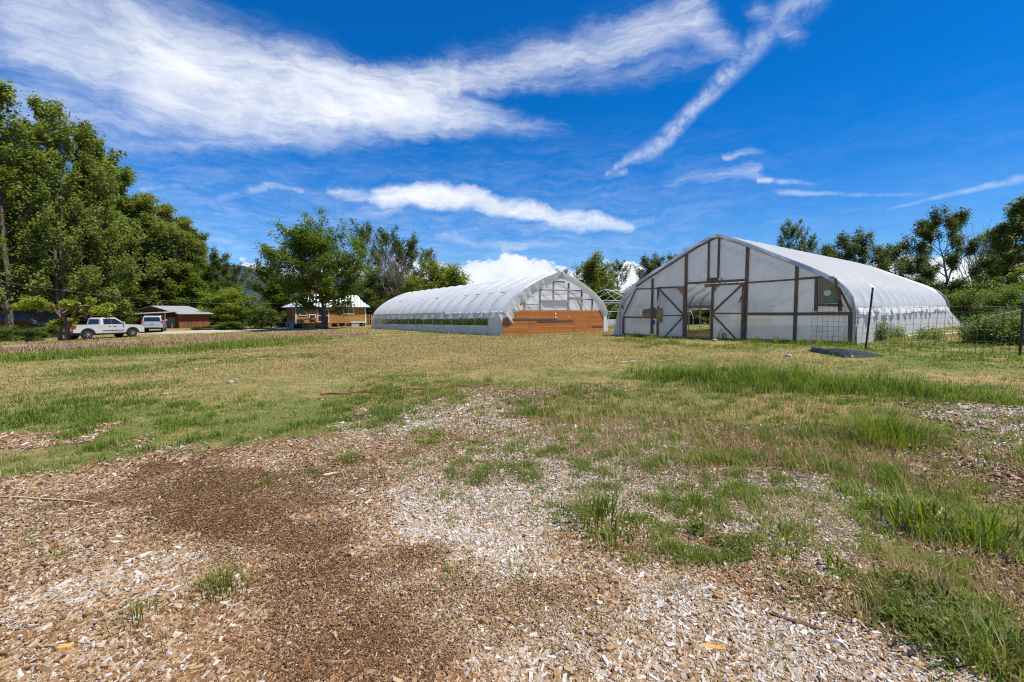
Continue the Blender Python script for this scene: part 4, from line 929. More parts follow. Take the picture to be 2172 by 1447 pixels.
# crooked fruit tree
def fruit_tree():
    d0 = 32.0; b = gp(140, 724); root = empty('fruit_tree', b); tag(root, 'crooked fruit tree with twin twisted trunks in front of the pickup', 'tree'); rg = np.random.default_rng(5)
    d0 = b.y
    def P(zx, zy, dd=0.0): return at(zx / 4.344, 560 + zy / 4.344, d0 + dd) - b
    W = MB()
    def limb(pts, r): W.tube([P(*p) for p in pts], [r[0] + (r[1] - r[0]) * i / (len(pts) - 1) for i in range(len(pts))], 8)
    limb([(585, 735), (555, 690), (545, 640), (565, 590), (570, 530), (545, 470), (505, 430, .3)], (.17, .07))
    limb([(632, 730), (622, 680), (618, 620), (640, 560, -.2), (672, 480, -.4), (712, 400, -.5)], (.20, .08))
    limb([(505, 430, .3), (440, 410, .6), (360, 400, .9)], (.09, .03)); limb([(505, 430, .3), (470, 380, -.5), (400, 360, -1)], (.07, .03)); limb([(545, 470), (600, 440, .8), (650, 400, 1)], (.07, .03))
    limb([(570, 470), (600, 500, -.2), (610, 560), (615, 600)], (.10, .13)); limb([(505, 430), (560, 450, -.3), (600, 500, -.2)], (.06, .09))
    limb([(712, 400, -.5), (780, 385, -.3), (860, 385, 0), (930, 400, .4)], (.11, .04)); limb([(860, 385, 0), (920, 420, .2), (990, 440, .6)], (.04, .02)); limb([(712, 400, -.5), (730, 370, -.8), (690, 350, -1)], (.08, .03))
    limb([(655, 540, -.3), (720, 490, 0), (800, 468, .3), (900, 480, .5)], (.07, .02)); limb([(780, 385, -.3), (830, 350, 0), (840, 330, 0)], (.05, .02))
    W.build('trunk', M['bark_red'], root)
    Ps = []
    for (zx, zy, rx, ry, n) in ((210, 390, 70, 38, 420), (300, 355, 80, 42, 520), (400, 390, 85, 40, 560), (340, 330, 50, 30, 240), (460, 410, 40, 28, 200), (620, 375, 60, 36, 380), (690, 380, 40, 30, 220), (840, 345, 34, 36, 220), (800, 425, 55, 30, 300), (920, 430, 80, 42, 480),
                               (1010, 390, 50, 32, 300), (980, 470, 40, 24, 160), (600, 545, 90, 42, 420), (520, 555, 55, 36, 260), (690, 515, 36, 22, 100), (150, 400, 36, 26, 140)):
        c = P(zx, zy, rg.uniform(-.6, .6)); sx = rx / 4.344 / FPX * d0; sz = ry / 4.344 / FPX * d0
        u = rg.normal(0, 1, (n, 3)); u /= np.linalg.norm(u, axis=1)[:, None]; u *= rg.random((n, 1)) ** .4
        Ps.append(np.array(c) + u * [sx, sx * .9, sz] + rg.normal(0, .06, (n, 3)))
    crown_obj('crown', np.concatenate(Ps), .19, M['leaf_fruit'], rg, root)
fruit_tree()

# ------------------------------------------------------------------ vehicles (local: +y forward, +x right)
def arcpts(cy, cz, r, a0, a1, n=10): return [(cy + r * math.cos(a0 + (a1 - a0) * i / n), cz + r * math.sin(a0 + (a1 - a0) * i / n)) for i in range(n + 1)]
def wheel(root, x, y, r, w, side):
    t = MB(); t.tube([(x - w / 2, y, r), (x - w * .35, y, r), (x + w * .35, y, r), (x + w / 2, y, r)], [r * .93, r, r, r * .93], 28)
    wo = t.build('wheel', M['rubber'], root, fix=True); xo = x + side * (w / 2 + .004)
    rm = MB(); rm.tube([(xo - side * .02, y, r), (xo + side * .012, y, r)], r * .62, 24); rm = rm.build('rim', M['black_trim'], wo)
    sp = MB()
    for k in range(6):
        a = k * math.pi / 3; b = a + .16
        sp.bar((xo + side * .02, y + .06 * math.cos(a), r + .06 * math.sin(a)), (xo + side * .02, y + r * .58 * math.cos(b), r + r * .58 * math.sin(b)), .03, .05, (1, 0, 0))
    sp.tube([(xo + side * .01, y, r), (xo + side * .035, y, r)], .075, 12); sp.build('spokes', M['alloy'], wo)
def quad(pts, name, mat, par, solid=.012): return MB().add(pts, [tuple(range(len(pts)))]).build(name, M[mat] if isinstance(mat, str) else mat, par, solid=solid)
def side_panel(poly, x_of_z, sgn, out, name, mat, par):
    return quad([(sgn * (x_of_z(z) + out), y, z) for y, z in poly], name, mat, par)
def pickup(loc, rz):
    o = empty('pickup_truck', loc, rz); tag(o, 'white crew cab pickup truck parked behind the crooked fruit tree', 'pickup truck')
    RW, yr, yf = .42, -1.85, 1.85; bot = .52
    body = [(-2.93, .62), (-2.93, 1.30), (-.82, 1.33), (-.78, 1.25), (1.28, 1.25), (1.45, 1.27), (2.55, 1.20), (2.86, 1.05), (2.95, .80), (2.93, .5), (yf + .52, .5)]
    body += arcpts(yf, RW, .52, .15, math.pi - .15) + [(yf - .52, bot), (yr + .52, bot)] + arcpts(yr, RW, .52, .15, math.pi - .15) + [(yr - .52, .6)]
    b = MB(); n = len(body); lay = [(-.98, .0), (-1.0, .04), (1.0, .04), (.98, 0)]
    b.prism(body, 'x', -.99, .99); b.build('body', M['car_white'], o, .045)
    xz = lambda z: .97 - .20 * max(0, z - 1.22) / .72
    cab = [(-.80, 1.22), (-.70, 1.80), (-.52, 1.93), (.45, 1.94), (.62, 1.90), (1.42, 1.24)]
    vs = [(-xz(z), y, z) for y, z in cab] + [(xz(z), y, z) for y, z in cab]; k = len(cab)
    MB().add(vs, [tuple(range(k)), tuple(reversed(range(k, 2 * k)))] + [((i + 1) % k, i, k + i, k + (i + 1) % k) for i in range(k)]).build('cab', M['car_white'], o, .05)
    for s in (-1, 1):
        side_panel([(-.56, 1.32), (-.50, 1.80), (.02, 1.82), (.06, 1.32)], xz, s, .006, 'side_window', 'glass', o)
        side_panel([(.16, 1.32), (.12, 1.82), (.50, 1.80), (1.12, 1.32)], xz, s, .006, 'side_window', 'glass', o)
        side_panel([(.07, 1.30), (.03, 1.83), (.11, 1.83), (.15, 1.30)], xz, s, .010, 'door_pillar', 'black_trim', o)
        for (ya, yb) in ((-.74, .09), (.12, 1.20)):
            side_panel([(ya, .62), (ya, 1.28), (yb, 1.28), (yb, .62)], lambda z: .99, s, .006, 'door', 'car_white', o)
            h = MB(); h.bar((s * 1.02, yb - .30 if ya < 0 else yb - .98 + .0, 1.12), (s * 1.02, yb - .10 if ya < 0 else yb - .76, 1.12), .04, .035); h.build('door_handle', M['black_trim'], o, .008)
        MB().bar((s * 1.003, -.7, .74), (s * 1.003, 1.15, .74), .03, .07).build('door_moulding', M['black_trim'], o, .008)
        MB().bar((s * .93, -1.2, .46), (s * .93, 1.2, .46), .14, .07).build('running_board', M['black_trim'], o, .015)
        for yy in (yr, yf):
            a1 = arcpts(yy, RW, .50, 0, math.pi, 14); a2 = arcpts(yy, RW, .60, 0, math.pi, 14)
            MB().grid([[(s * .985, *p), (s * 1.035, *p), (s * 1.035, *q), (s * .985, *q)] for p, q in zip(a1, a2)], False).build('fender_flare', M['black_trim'], o)
            wheel(o, s * .86, yy, RW, .27, s)
        m = MB().box(s * .97, s * 1.20, .98, 1.10, 1.32, 1.52).build('mirror', M['car_white'], o, .03)
        MB().prism([(-2.95, .93), (-2.95, 1.27), (-2.72, 1.27), (-2.66, 1.15), (-2.74, .93)], 'x', s * .80, s * 1.0).build('tail_light', M['red_lens'], o, .02)
        MB().box(s * .62, s * .95, 2.72, 2.90, .92, 1.08).build('headlight', M['glass'], o, .03)
    quad([(-.66, -.80 - .006, 1.34), (.66, -.80 - .006, 1.34), (.62, -.712, 1.79), (-.62, -.712, 1.79)], 'rear_window', 'glass', o)
    quad([(-.80, 1.40, 1.30), (.80, 1.40, 1.30), (.68, .68, 1.87), (-.68, .68, 1.87)], 'windshield', 'glass', o)
    tg = MB().box(-.78, .78, -2.985, -2.93, .78, 1.30).build('tailgate', M['car_white'], o, .02)
    MB().box(-.12, .12, -3.0, -2.98, 1.08, 1.16).build('tailgate_handle', M['black_trim'], tg, .008)
    MB().box(-.93, .93, -3.10, -2.90, .50, .72).build('bumper', M['black_trim'], o, .03)
    MB().box(-.82, .82, -2.88, -.86, 1.315, 1.345).build('bed_cover', M['black_trim'], o, .01)
    MB().box(-.70, .70, 2.80, 2.96, .72, 1.10).build('grille', M['black_trim'], o, .03)
    MB().box(-.80, .80, -2.6, 2.4, .36, .56).build('chassis', M['black_trim'], o)
    return o
def suv(loc, rz):
    o = empty('suv', loc, rz); tag(o, 'silver suv parked tail towards the field, just ahead of the white pickup', 'suv')
    RW, yr, yf = .39, -1.38, 1.41
    body = [(-2.30, .50), (-2.36, .75), (-2.33, 1.14), (1.05, 1.12), (2.15, 1.06), (2.38, .9), (2.42, .5), (yf + .48, .45)] + arcpts(yf, RW, .47, .12, math.pi - .12) + [(yf - .48, .45), (yr + .48, .45)] + arcpts(yr, RW, .47, .12, math.pi - .12) + [(yr - .48, .5)]
    MB().prism(body, 'x', -.93, .93).build('body', M['car_silver'], o, .05)
    xz = lambda z: .92 - .18 * max(0, z - 1.1) / .65
    cab = [(-2.30, 1.10), (-2.14, 1.70), (-1.95, 1.79), (.1, 1.80), (.28, 1.75), (1.12, 1.10)]; k = len(cab)
    MB().add([(-xz(z), y, z) for y, z in cab] + [(xz(z), y, z) for y, z in cab], [tuple(range(k)), tuple(reversed(range(k, 2 * k)))] + [((i + 1) % k, i, k + i, k + (i + 1) % k) for i in range(k)]).build('cab', M['car_silver'], o, .06)
    for s in (-1, 1):
        side_panel([(-2.0, 1.2), (-1.92, 1.66), (-1.2, 1.68), (-1.15, 1.2)], xz, s, .006, 'side_window', 'glass', o)
        side_panel([(-1.05, 1.2), (-1.08, 1.68), (-.35, 1.69), (-.32, 1.2)], xz, s, .006, 'side_window', 'glass', o)
        side_panel([(-.24, 1.2), (-.26, 1.69), (.18, 1.66), (.85, 1.2)], xz, s, .006, 'side_window', 'glass', o)
        for (ya, yb) in ((-1.1, -.3), (-.27, .80)): side_panel([(ya, .6), (ya, 1.14), (yb, 1.14), (yb, .6)], lambda z: .93, s, .006, 'door', 'car_silver', o)
        for yy in (yr, yf): wheel(o, s * .80, yy, RW, .25, s)
        MB().box(s * .90, s * 1.13, .72, .84, 1.16, 1.34).build('mirror', M['car_silver'], o, .03)
        MB().prism([(-2.385, .98), (-2.33, 1.22), (-2.10, 1.22), (-2.02, 1.05), (-2.2, .98)], 'x', s * .72, s * .945).build('tail_light', M['red_lens'], o, .02)
        MB().tube([(s * .66, -1.8, 1.86), (s * .66, -.0, 1.87)], .022, 6).build('roof_rail', M['galv'], o)
    quad([(-.74, -2.292, 1.18), (.74, -2.292, 1.18), (.66, -2.165, 1.64), (-.66, -2.165, 1.64)], 'rear_window', 'glass', o)
    MB().box(-.80, .80, -2.385, -2.34, .72, 1.12).build('tailgate', M['car_silver'], o, .02)
    MB().box(-.90, .90, -2.48, -2.30, .48, .68).build('bumper', M['car_silver'], o, .04)
    MB().box(-.17, .17, -2.40, -2.383, .85, .97).build('license_plate', pm('plate', (.3, .25, .25), (.2, .14, .16), 20, .5), o)
    MB().box(-.6, .6, -2.5, -2.47, .44, .52).build('step_pad', M['black_trim'], o, .01)
    MB().box(-.75, .75, -2.1, 2.1, .32, .5).build('chassis', M['black_trim'], o)
    quad([(-.72, 1.13, 1.14), (.72, 1.13, 1.14), (.64, .34, 1.71), (-.64, .34, 1.71)], 'windshield', 'glass', o)
    return o
p = np.array([-38.1, 42.4]); hd = math.atan2(-.27, .96); pickup((p[0], p[1], gz1(*p)), hd)
q = (-41.0, 52.2); suv((q[0], q[1], gz1(*q)), R_(33))

# ------------------------------------------------------------------ board shed, small shed, red roofed shelter
M['shed_boards'] = boards('shed_boards', (.25, .12, .055), (.15, .075, .038), .24, 4.0, 'dz', .012, .8, True, (.09, .06, .045), .5)
M['shed_boards_red'] = boards('shed_boards_red', (.26, .095, .042), (.17, .065, .032), .24, 4.0, 'dz', .012, .8, True, (.10, .06, .04), .4)
M['tin'] = corrugated('tin_roof', (.44, .455, .47), 'x', .2, .42, .3)
M['grey_roof'] = pm('old_roof', (.25, .24, .22), (.15, .145, .135), 3, .8, .2)
M['red_tin'] = pm('red_tin', (.50, .075, .03), (.40, .05, .022), 4, .5)
def shed():
    d = 60.0; a = at(381, 702, d); a.z = gz1(a.x, a.y) - .05           # corner between gable and long eave wall
    o = empty('board_shed', a, R_(-20)); tag(o, 'rust brown board shed with a tin roof and open lean-to behind the suv', 'shed')
    Dp, apx, apz, ez, Lx = 4.0, -4.75, 3.05, 2.0, -11.0
    MB().prism([(Lx, 0), (0, 0), (0, ez + .04), (apx, apz - .06), (Lx, ez)], 'y', 0, .1).build('gable_wall', M['shed_boards'], o)
    MB().box(-.1, .0, .1, Dp, 0, ez + .03).build('eave_wall', M['shed_boards_red'], o)
    MB().prism([(Lx, 0), (0, 0), (0, ez + .04), (apx, apz - .06), (Lx, ez)], 'y', Dp, Dp + .1).build('rear_wall', M['shed_boards'], o)
    sl = (apz - ez) / 4.75
    MB().add([(apx, -.45, apz), (.55, -.45, ez - .55 * sl + .08), (.55, Dp + .5, ez - .55 * sl + .08), (apx, Dp + .5, apz)], [(0, 1, 2, 3)]).build('roof', M['tin'], o, solid=.06)
    MB().add([(apx - .002, -.45, apz), (apx - .002, Dp + .5, apz), (Lx - .4, Dp + .5, ez), (Lx - .4, -.45, ez)], [(0, 1, 2, 3)]).build('roof', M['tin'], o, solid=.06)
    MB().add([(Lx - .3, -2.0, 1.72), (.15, -1.9, 2.12), (.15, -.12, 2.36), (Lx - .2, -.12, 1.98)], [(0, 1, 2, 3)]).build('lean_to_roof', M['tin'], o, solid=.06)
    MB().bar((Lx - .2, -1.85, 1.63), (.1, -1.75, 2.03), .06, .14).build('beam', M['wood_h'], o)
    for x in (-9.2, -4.6, -.05): MB().box(x, x + .14, -1.85, -1.71, -.1, 1.56 + (x + 11) * .038).build('post', M['wood'], o)
    for k, (x, w, h) in enumerate(((-1.6, .9, 1.5), (-3.4, 1.3, 1.1))): MB().box(x, x + w, -.5, -.05, -.05, h).build('stored_boards', M['wood_grey'], o, .02)
shed()
def small_shed():
    a = at(-60, 712, 47); o = empty('old_shed', (a.x, a.y, gz1(a.x, a.y)), R_(12)); tag(o, 'old red shed with a sagging grey roof at the left edge', 'shed')
    MB().box(0, 6.0, 0, 5, 0, 1.9).build('wall', M['shed_boards_red'], o)
    rows = [[(-.5 + 7.0 * i / 10, -.6 + 6.2 * j / 4, 1.75 + 1.05 * (1 - abs(j - 2) / 2) - .10 * math.sin(math.pi * i / 10) - .35 * max(0, i - 8)) for j in range(5)] for i in range(11)]
    MB().grid(rows, False).build('roof', M['grey_roof'], o, solid=.07)
small_shed()
def shelter():
    a = at(552, 700, 72); o = empty('red_shelter', (a.x, a.y, gz1(a.x, a.y)), R_(-6)); tag(o, 'orange red tin roof showing behind the shrubs left of the cabin', 'shelter')
    MB().add([(-2.4, -1.6, 2.2), (2.2, -1.6, 2.45), (2.0, .6, 3.15), (-2.2, .6, 3.0)], [(0, 1, 2, 3)]).add([(-2.2, .6, 3.0), (2.0, .6, 3.15), (2.2, 2.6, 2.3), (-2.4, 2.6, 2.2)], [(0, 1, 2, 3)]).build('roof', M['red_tin'], o, solid=.06)
    MB().box(-2.2, 2.0, -1.3, -1.2, 0, 2.2).build('wall', M['red_tin'], o)
    for x in (-2.1, 1.9): MB().box(x - .06, x + .06, -1.5, -1.38, 0, 2.3).build('post', M['wood'], o)
shelter()

# ------------------------------------------------------------------ cabin
M['siding'] = boards('cabin_siding', (.50, .27, .085), (.40, .20, .06), .15, 3.0, 'xz', .008, .7, grime_amt=.2)
M['siding_d'] = boards('cabin_siding_side', (.44, .26, .11), (.34, .19, .08), .22, 4.0, 'dz', .008, .7, True, grime_amt=.2)
M['cabin_roof'] = corrugated('cabin_roof', (.62, .66, .70), 'x', .4, .35, .05)
def cabin():
    d = 60.0; u = d / FPX
    def X(zx): return (580 + zx * 240 / 2172 - 630) * u
    a = at(630, 694.5, d); gz0 = gz1(a.x, a.y); o = empty('cabin', (a.x, a.y, a.z), R_(19)); tag(o, 'wooden cabin with a flared metal roof behind the large shade tree', 'cabin')
    def Zc(zy): return (694.5 - (590 + zy * 130 / 1176)) * u
    W_, D_, Hh = X(1715), 6.5, Zc(555)
    sk = Zc(870)
    MB().prism([(0, 0), (W_, 0), (W_, D_), (-1.6, D_), (-1.25, .9)], 'z', sk, Hh).build('wall', M['siding'], o)
    MB().add([(-.02, -.012, sk), (-.02, -.012, Hh), (-1.27, .89, Hh), (-1.27, .89, sk)], [(0, 1, 2, 3)]).build('side_wall', M['siding_d'], o, solid=.02)
    for zx in (440, 1712): MB().box(X(zx) - .07, X(zx) + .07, -.05, -.01, sk, Hh).build('corner_trim', M['white_paint'], o)
    # flared roof: eave -> break -> upper storey
    ev = [(-1.9, .55, Hh - .05), (-.35, -.36, Hh), (W_ + .6, -.36, Hh + .02), (W_ + .75, D_ + .6, Hh), (-1.9, D_ + .6, Hh)]
    cx0, cx1 = X(720), X(1500); up = Zc(250)
    br = [(cx0 - .5, 1.9, up - .2), (cx0, 1.3, up), (cx1, 1.3, up), (cx1, D_ - 1, up), (cx0 - .5, D_ - 1, up)]
    md = [tuple(Vector(e).lerp(Vector(b), .5) - Vector((0, 0, .22))) for e, b in zip(ev, br)]
    r = MB(); vs = ev + md + br; n = 5
    r.add(vs, [(i + k * n, (i + 1) % n + k * n, (i + 1) % n + (k + 1) * n, i + (k + 1) * n) for k in range(2) for i in range(n)] + [tuple(range(10, 15))])
    r.build('roof', M['cabin_roof'], o, solid=.05)
    tw0, tw1 = X(1180), X(1590); tzb, tzr, tzl = Zc(440), Zc(240), Zc(185)
    MB().prism([(tw0 - 4.0, up - .5), (tw1, up - .9), (tw1, tzr), (X(1340), tzl), (tw0 - 4.0, Zc(110))], 'y', 1.0, 4.4).build('upper_storey', M['siding'], o)
    MB().add([(tw0 - 4.2, .8, Zc(100)), (tw1 + .15, .8, tzr + .04), (tw1 + .15, 4.6, tzr + .04), (tw0 - 4.2, 4.6, Zc(100))], [(0, 1, 2, 3)]).build('upper_roof', M['cabin_roof'], o, solid=.06)
    def win(zx0, zx1, zy0, zy1, name='window', bars=(), rows=()):
        x0, x1, z1, z0 = X(zx0), X(zx1), Zc(zy0), Zc(zy1); f = MB(); t = .09
        f.box(x0, x1, -.06, -.012, z0, z0 + t).box(x0, x1, -.06, -.012, z1 - t, z1).box(x0, x0 + t, -.06, -.012, z0 + t, z1 - t).box(x1 - t, x1, -.06, -.012, z0 + t, z1 - t)
        for b in bars: xm = x0 + (x1 - x0) * b; f.box(xm - .035, xm + .035, -.055, -.014, z0 + t, z1 - t)
        for b in rows: zm = z0 + (z1 - z0) * b; f.box(x0 + t, x1 - t, -.05, -.016, zm - .03, zm + .03)
        f = f.build(name, M['white_paint'], o); MB().box(x0 + t * .5, x1 - t * .5, -.025, -.01, z0 + t * .5, z1 - t * .5).build('pane', M['glass'], f)
    win(505, 642, 565, 722, rows=(.48,)); win(1292, 1492, 583, 697, bars=(.5,)); win(820, 1030, 588, 850, 'french_door', (.48,), (.48,)); win(668, 790, 700, 870, 'door', (), (.5,))
    MB().box(X(650), X(805), -.03, -.008, Zc(700), Zc(570)).build('door_panel', pm('honey_wood', (.50, .26, .07), (.42, .2, .05), 3, .6), o)
    # deck, steps, rails
    og = pm('deck_wood', (.48, .22, .065), (.36, .15, .045), 5, .7)
    MB().box(X(470), X(1080), -1.6, -.06, Zc(880), Zc(860)).build('deck', og, o)
    MB().box(X(815), X(1080), -1.68, -1.6, Zc(940), Zc(850)).build('planter', og, o)
    for zx in (580, 710, 795): MB().box(X(zx) - .11, X(zx) + .11, -1.75, -1.62, Zc(945), Zc(760 if zx > 600 else 795)).build('rail_post', og, o)
    MB().bar((X(600), -1.7, Zc(800)), (X(790), -1.7, Zc(755)), .07, .12).build('hand_rail', M['wood_grey'], o)
    MB().bar((X(470), -1.55, Zc(830)), (X(580), -1.55, Zc(830)), .04, .55).build('rail_panel', pm('tan_panel', (.5, .33, .16), (.42, .26, .12), 4, .7), o)
    for i, zy in enumerate((940, 905)): MB().box(X(600), X(790), -2.5 + i * .35, -1.8 + i * .2, Zc(zy + 10), Zc(zy - 12)).build('step', og, o)
    # under-floor firewood, white cabinet
    MB().box(.2, W_ - .1, .15, .3, -.3, sk).build('foundation', M['dark_metal'], o)
    fw = MB(); rr = random.Random(4)
    for i in range(46):
        x = X(1170) + (X(1715) - X(1170)) * rr.random(); z = rr.choice((.08, .26, .42)); r_ = rr.uniform(.07, .11); fw.tube([(x, -.05 + rr.uniform(-.05, .05), z), (x, .5, z)], r_, 8)
    fw = fw.build('firewood', pm('log_ends', (.36, .25, .15), (.12, .085, .06), 6, .9), None); fw.matrix_world = Matrix.Translation(o.location) @ Matrix.Rotation(o.rotation_euler.z, 4, 'Z'); tag(fw, 'stacked firewood logs under the right half of the cabin wall', 'firewood', kind='stuff')
    wb = empty('white_bench', Matrix.Translation(o.location) @ Matrix.Rotation(o.rotation_euler.z, 4, 'Z') @ Vector((X(1575), -.55, 0)), o.rotation_euler.z); tag(wb, 'white topped cabinet bench at the right end of the cabin wall', 'bench')
    MB().box(-1.0, 1.0, -.35, .3, Zc(862), Zc(842)).build('top', M['white_paint'], wb, .01); MB().box(-.9, .05, -.28, .28, -.15, Zc(862)).build('cabinet', pm('pale_steel', (.42, .45, .45), (.33, .36, .37), 3, .5), wb, .01)
    MB().box(.85, .95, -.2, .2, -.15, Zc(862)).build('leg', M['white_paint'], wb)
    # side deck on the right
    MB().bar((X(1725), .5, Zc(712)), (X(1835), .5, Zc(712)), .1, .1).bar((X(1725), .5, Zc(805)), (X(1835), .5, Zc(805)), .1, .1).build('hand_rail', og, o)
    for zx in (1735, 1780, 1825): MB().box(X(zx) - .07, X(zx) + .07, .45, .55, -.2, Zc(712)).build('rail_post', og, o)
    # white railing and dark bench left of the cabin
    bn = empty('garden_bench', Matrix.Translation(o.location) @ Matrix.Rotation(o.rotation_euler.z, 4, 'Z') @ Vector((X(205), -1.4, 0)), R_(2)); tag(bn, 'dark slatted bench with white end frames left of the cabin steps', 'bench')
    for x in (-.75, .8): MB().bar((x, .1, -.2), (x - .06, -.1, Zc(850)), .07, .09).build('leg', M['white_paint'], bn)
    MB().box(-.75, .8, -.12, -.06, Zc(850), Zc(838)).build('top_rail', M['wood_grey'], bn)
    for i in range(3): MB().box(-.7, .76, -.05, -.01, .16 + i * .18, .30 + i * .18).build('slat', M['dark_metal'], bn)
    ph = empty('porch_shelter', Matrix.Translation(o.location) @ Matrix.Rotation(o.rotation_euler.z, 4, 'Z') @ Vector((X(170), 1.0, 0)), 0); tag(ph, 'brown beam and posts left of the cabin bench', 'shelter')
    MB().box(-1.5, 1.3, -.1, .1, Zc(740), Zc(720)).build('beam', M['wood'], ph)
    for x in (-1.4, 1.2): MB().box(x - .1, x + .1, -.09, .09, -.3, Zc(740)).build('post', M['wood'], ph)
    bx = empty('storage_bin', Matrix.Translation(o.location) @ Matrix.Rotation(o.rotation_euler.z, 4, 'Z') @ Vector((X(390), -1.2, 0)), 0); tag(bx, 'grey bin beside dark tubs at the left cabin corner', 'bin')
    MB().prism([(-.28, -.2), (.28, -.2), (.34, Zc(845)), (-.34, Zc(845))], 'y', -.3, .3).build('tub', pm('grey_tub', (.38, .39, .40), (.3, .31, .32), 3, .6), bx, .03)
    MB().box(-.37, .37, -.33, .33, Zc(845), Zc(835)).build('lid', M['wood_grey'], bx, .01)
    for k, zx in enumerate((455, 520)):
        t = MB().tube([(0, 0, -.1), (0, 0, .45), (0, 0, .5)], [.26, .33, .34], 14).build('plant_tub', M['dark_metal'], None); t.location = Matrix.Translation(o.location) @ Matrix.Rotation(o.rotation_euler.z, 4, 'Z') @ Vector((X(zx), -1.1 - .2 * k, 0)); tag(t, ('black tub next to the grey bin by the cabin', 'black tub beside the cabin steps')[k], 'tub')
cabin()

# ------------------------------------------------------------------ overhead cable
c0, c1 = at(-60, 588, 38), at(640, 642, 58)
MB().tube([c0.lerp(c1, t / 20) - Vector((0, 0, .9 * 4 * (t / 20) * (1 - t / 20))) for t in range(21)], .011, 6).build('power_cable', M['cable'])
tag(bpy.data.objects['power_cable'], 'grey overhead cable sagging across the left trees', 'cable')

# ------------------------------------------------------------------ wire fence
def fence():
    pts = [(9.45, 14.35), (10.16, 13.05), (11.3, 12.1), (12.75, 11.2), (15.6, 9.6)]; o = empty('wire_fence', (10.16, 13.05, gz1(10.16, 13.05))); B = Vector(o.location); tag(o, 'rusty welded wire fence with square mesh in front of the right greenhouse wall', 'fence')
    def samp(t):
        L = [math.dist(a, b) for a, b in zip(pts, pts[1:])]; t *= sum(L)
        for (a, b), l in zip(zip(pts, pts[1:]), L):
            if t <= l + 1e-6: return a[0] + (b[0] - a[0]) * t / l, a[1] + (b[1] - a[1]) * t / l
            t -= l
        return pts[-1]
    tot = sum(math.dist(a, b) for a, b in zip(pts, pts[1:])); n = int(tot / .155); rr = random.Random(9)
    base = [(*samp(i / n), 0) for i in range(n + 1)]; zb = [.50 + .06 * math.sin(i * .13) for i in range(n + 1)]
    m = MB(); hh = [0, .15, .3, .45, .6, .75, .9, 1.05, 1.2]; off = [[(rr.uniform(-.012, .012), rr.uniform(-.012, .012)) for _ in hh] for _ in base]
    g = [gz1(b[0], b[1]) for b in base]
    def V(i, j): return Vector((base[i][0] + off[i][j][0], base[i][1] + off[i][j][1], (g[i] * .3 + .36 * .7) + .05 + hh[j] + off[i][j][1] * .6 + .02 * math.sin(i * .35))) - B
    for j in range(len(hh)): m.tube([V(i, j) for i in range(n + 1)], .0042 if j < len(hh) - 1 else .006, 4)
    for i in range(n + 1): m.tube([V(i, j) for j in range(len(hh))], .0042, 4)
    m.build('wire_mesh', M['wire'], o, fix=False)
    def post(name, x, y, lx, h, mat, capz=None):
        p = MB(); z = gz1(x, y); a = Vector((x, y, z - .3)) - B; b = Vector((x + lx, y, z + h)) - B
        p.bar(a, b, .038, .010, (0, 1, 0)).bar(a + Vector((0, .02, 0)), b + Vector((0, .02, 0)), .012, .04, (0, 1, 0))
        for k in range(14): c = a.lerp(b, .25 + .05 * k); p.box(c.x - .014, c.x + .014, c.y - .02, c.y - .006, c.z - .02, c.z + .02)
        po = p.build(name, M[mat], o)
        if capz: c = b; MB().box(c.x - .032, c.x + .032, c.y - .03, c.y + .03, c.z - .20, c.z + .005).build('post_cap', pm('pale_green', (.30, .40, .30), (.24, .32, .24), 4, .6), po)
    p1 = gp(1824, 728); post('fence_post', 10.2, 13.1, .14, 1.78, 'dark_metal')
    post('fence_post', 12.62, 11.25, .0, 1.52, 'green_metal', True)
    post('fence_post', 15.5, 9.7, .0, 1.6, 'green_metal')
    # scraps of orange twine tied on the top wire
    for px in (2062, 2136):
        k = at(px, 647, 11.6) - B; rr2 = random.Random(px); MB().tube([k + Vector((.025 * math.cos(q * 1.1) + q * .005, .02 * math.sin(q * 1.7), .02 * math.sin(q * 1.1) - q * .006)) for q in range(14)], .006, 5).build('twine', pm('orange_twine', (.42, .16, .07), (.3, .12, .06), 8, .8), o)
fence()

# white irrigation pipes and string lines lying beyond the fence
for k, (a, b, r, lab) in enumerate((((1925, 716), (2150, 700), .02, 'white pipe on the grass in front of the weeds behind the fence'), ((1935, 708), (2165, 672), .016, 'white string line rising to the right behind the fence'), ((2000, 700), (2172, 655), .014, 'upper pale string line at the right edge behind the fence'))):
    p, q = gp(*a), at(b[0], b[1], 17 - 2 * k); p.z += .05
    MB().tube([p.lerp(q, i / 8) + Vector((0, 0, .02 * math.sin(i * 2 + k))) for i in range(9)], r, 6).build('irrigation_line', M['white_paint']); tag(bpy.context.scene.objects[-1] if False else [o for o in COL.objects if o.name.startswith('irrigation_line')][-1], lab, 'pipe')

# ------------------------------------------------------------------ things lying on the ground
def tarp():
    c = gp(1795, 752); o = MB(); rr = random.Random(8); rows = []
    for i in range(29):
        row = []
        for j in range(19):
            u, v = i / 28 * 2 - 1, j / 18 * 2 - 1; k = 1 + .12 * math.sin(3 * math.atan2(v, u) + 1)
            x, y = u * .62 * k * (1 - .25 * (v > 0) * v), v * .75 * k; e = max(abs(u), abs(v))
            h = .02 + .08 * math.exp(-((u - .05) ** 2 / .1 + (v - .55) ** 2 / .2)) + .03 * math.sin(u * 7 + v * 3) * (1 - e) + rr.uniform(0, .014) + (.10 * abs(math.sin(v * 6 + u * 9)) if u < -.55 else 0)
            if e > .99: h = .012
            row.append((c.x + x, c.y + y, gz1(c.x + x, c.y + y) + h))
        rows.append(row)
    t = o.grid(rows).build('tarp', pm('black_tarp', (.032, .034, .038), (.02, .021, .024), 6, .42, .3, spec=.5)); tag(t, 'crumpled black tarp on the ground in front of the greenhouse corner', 'tarp')
tarp()
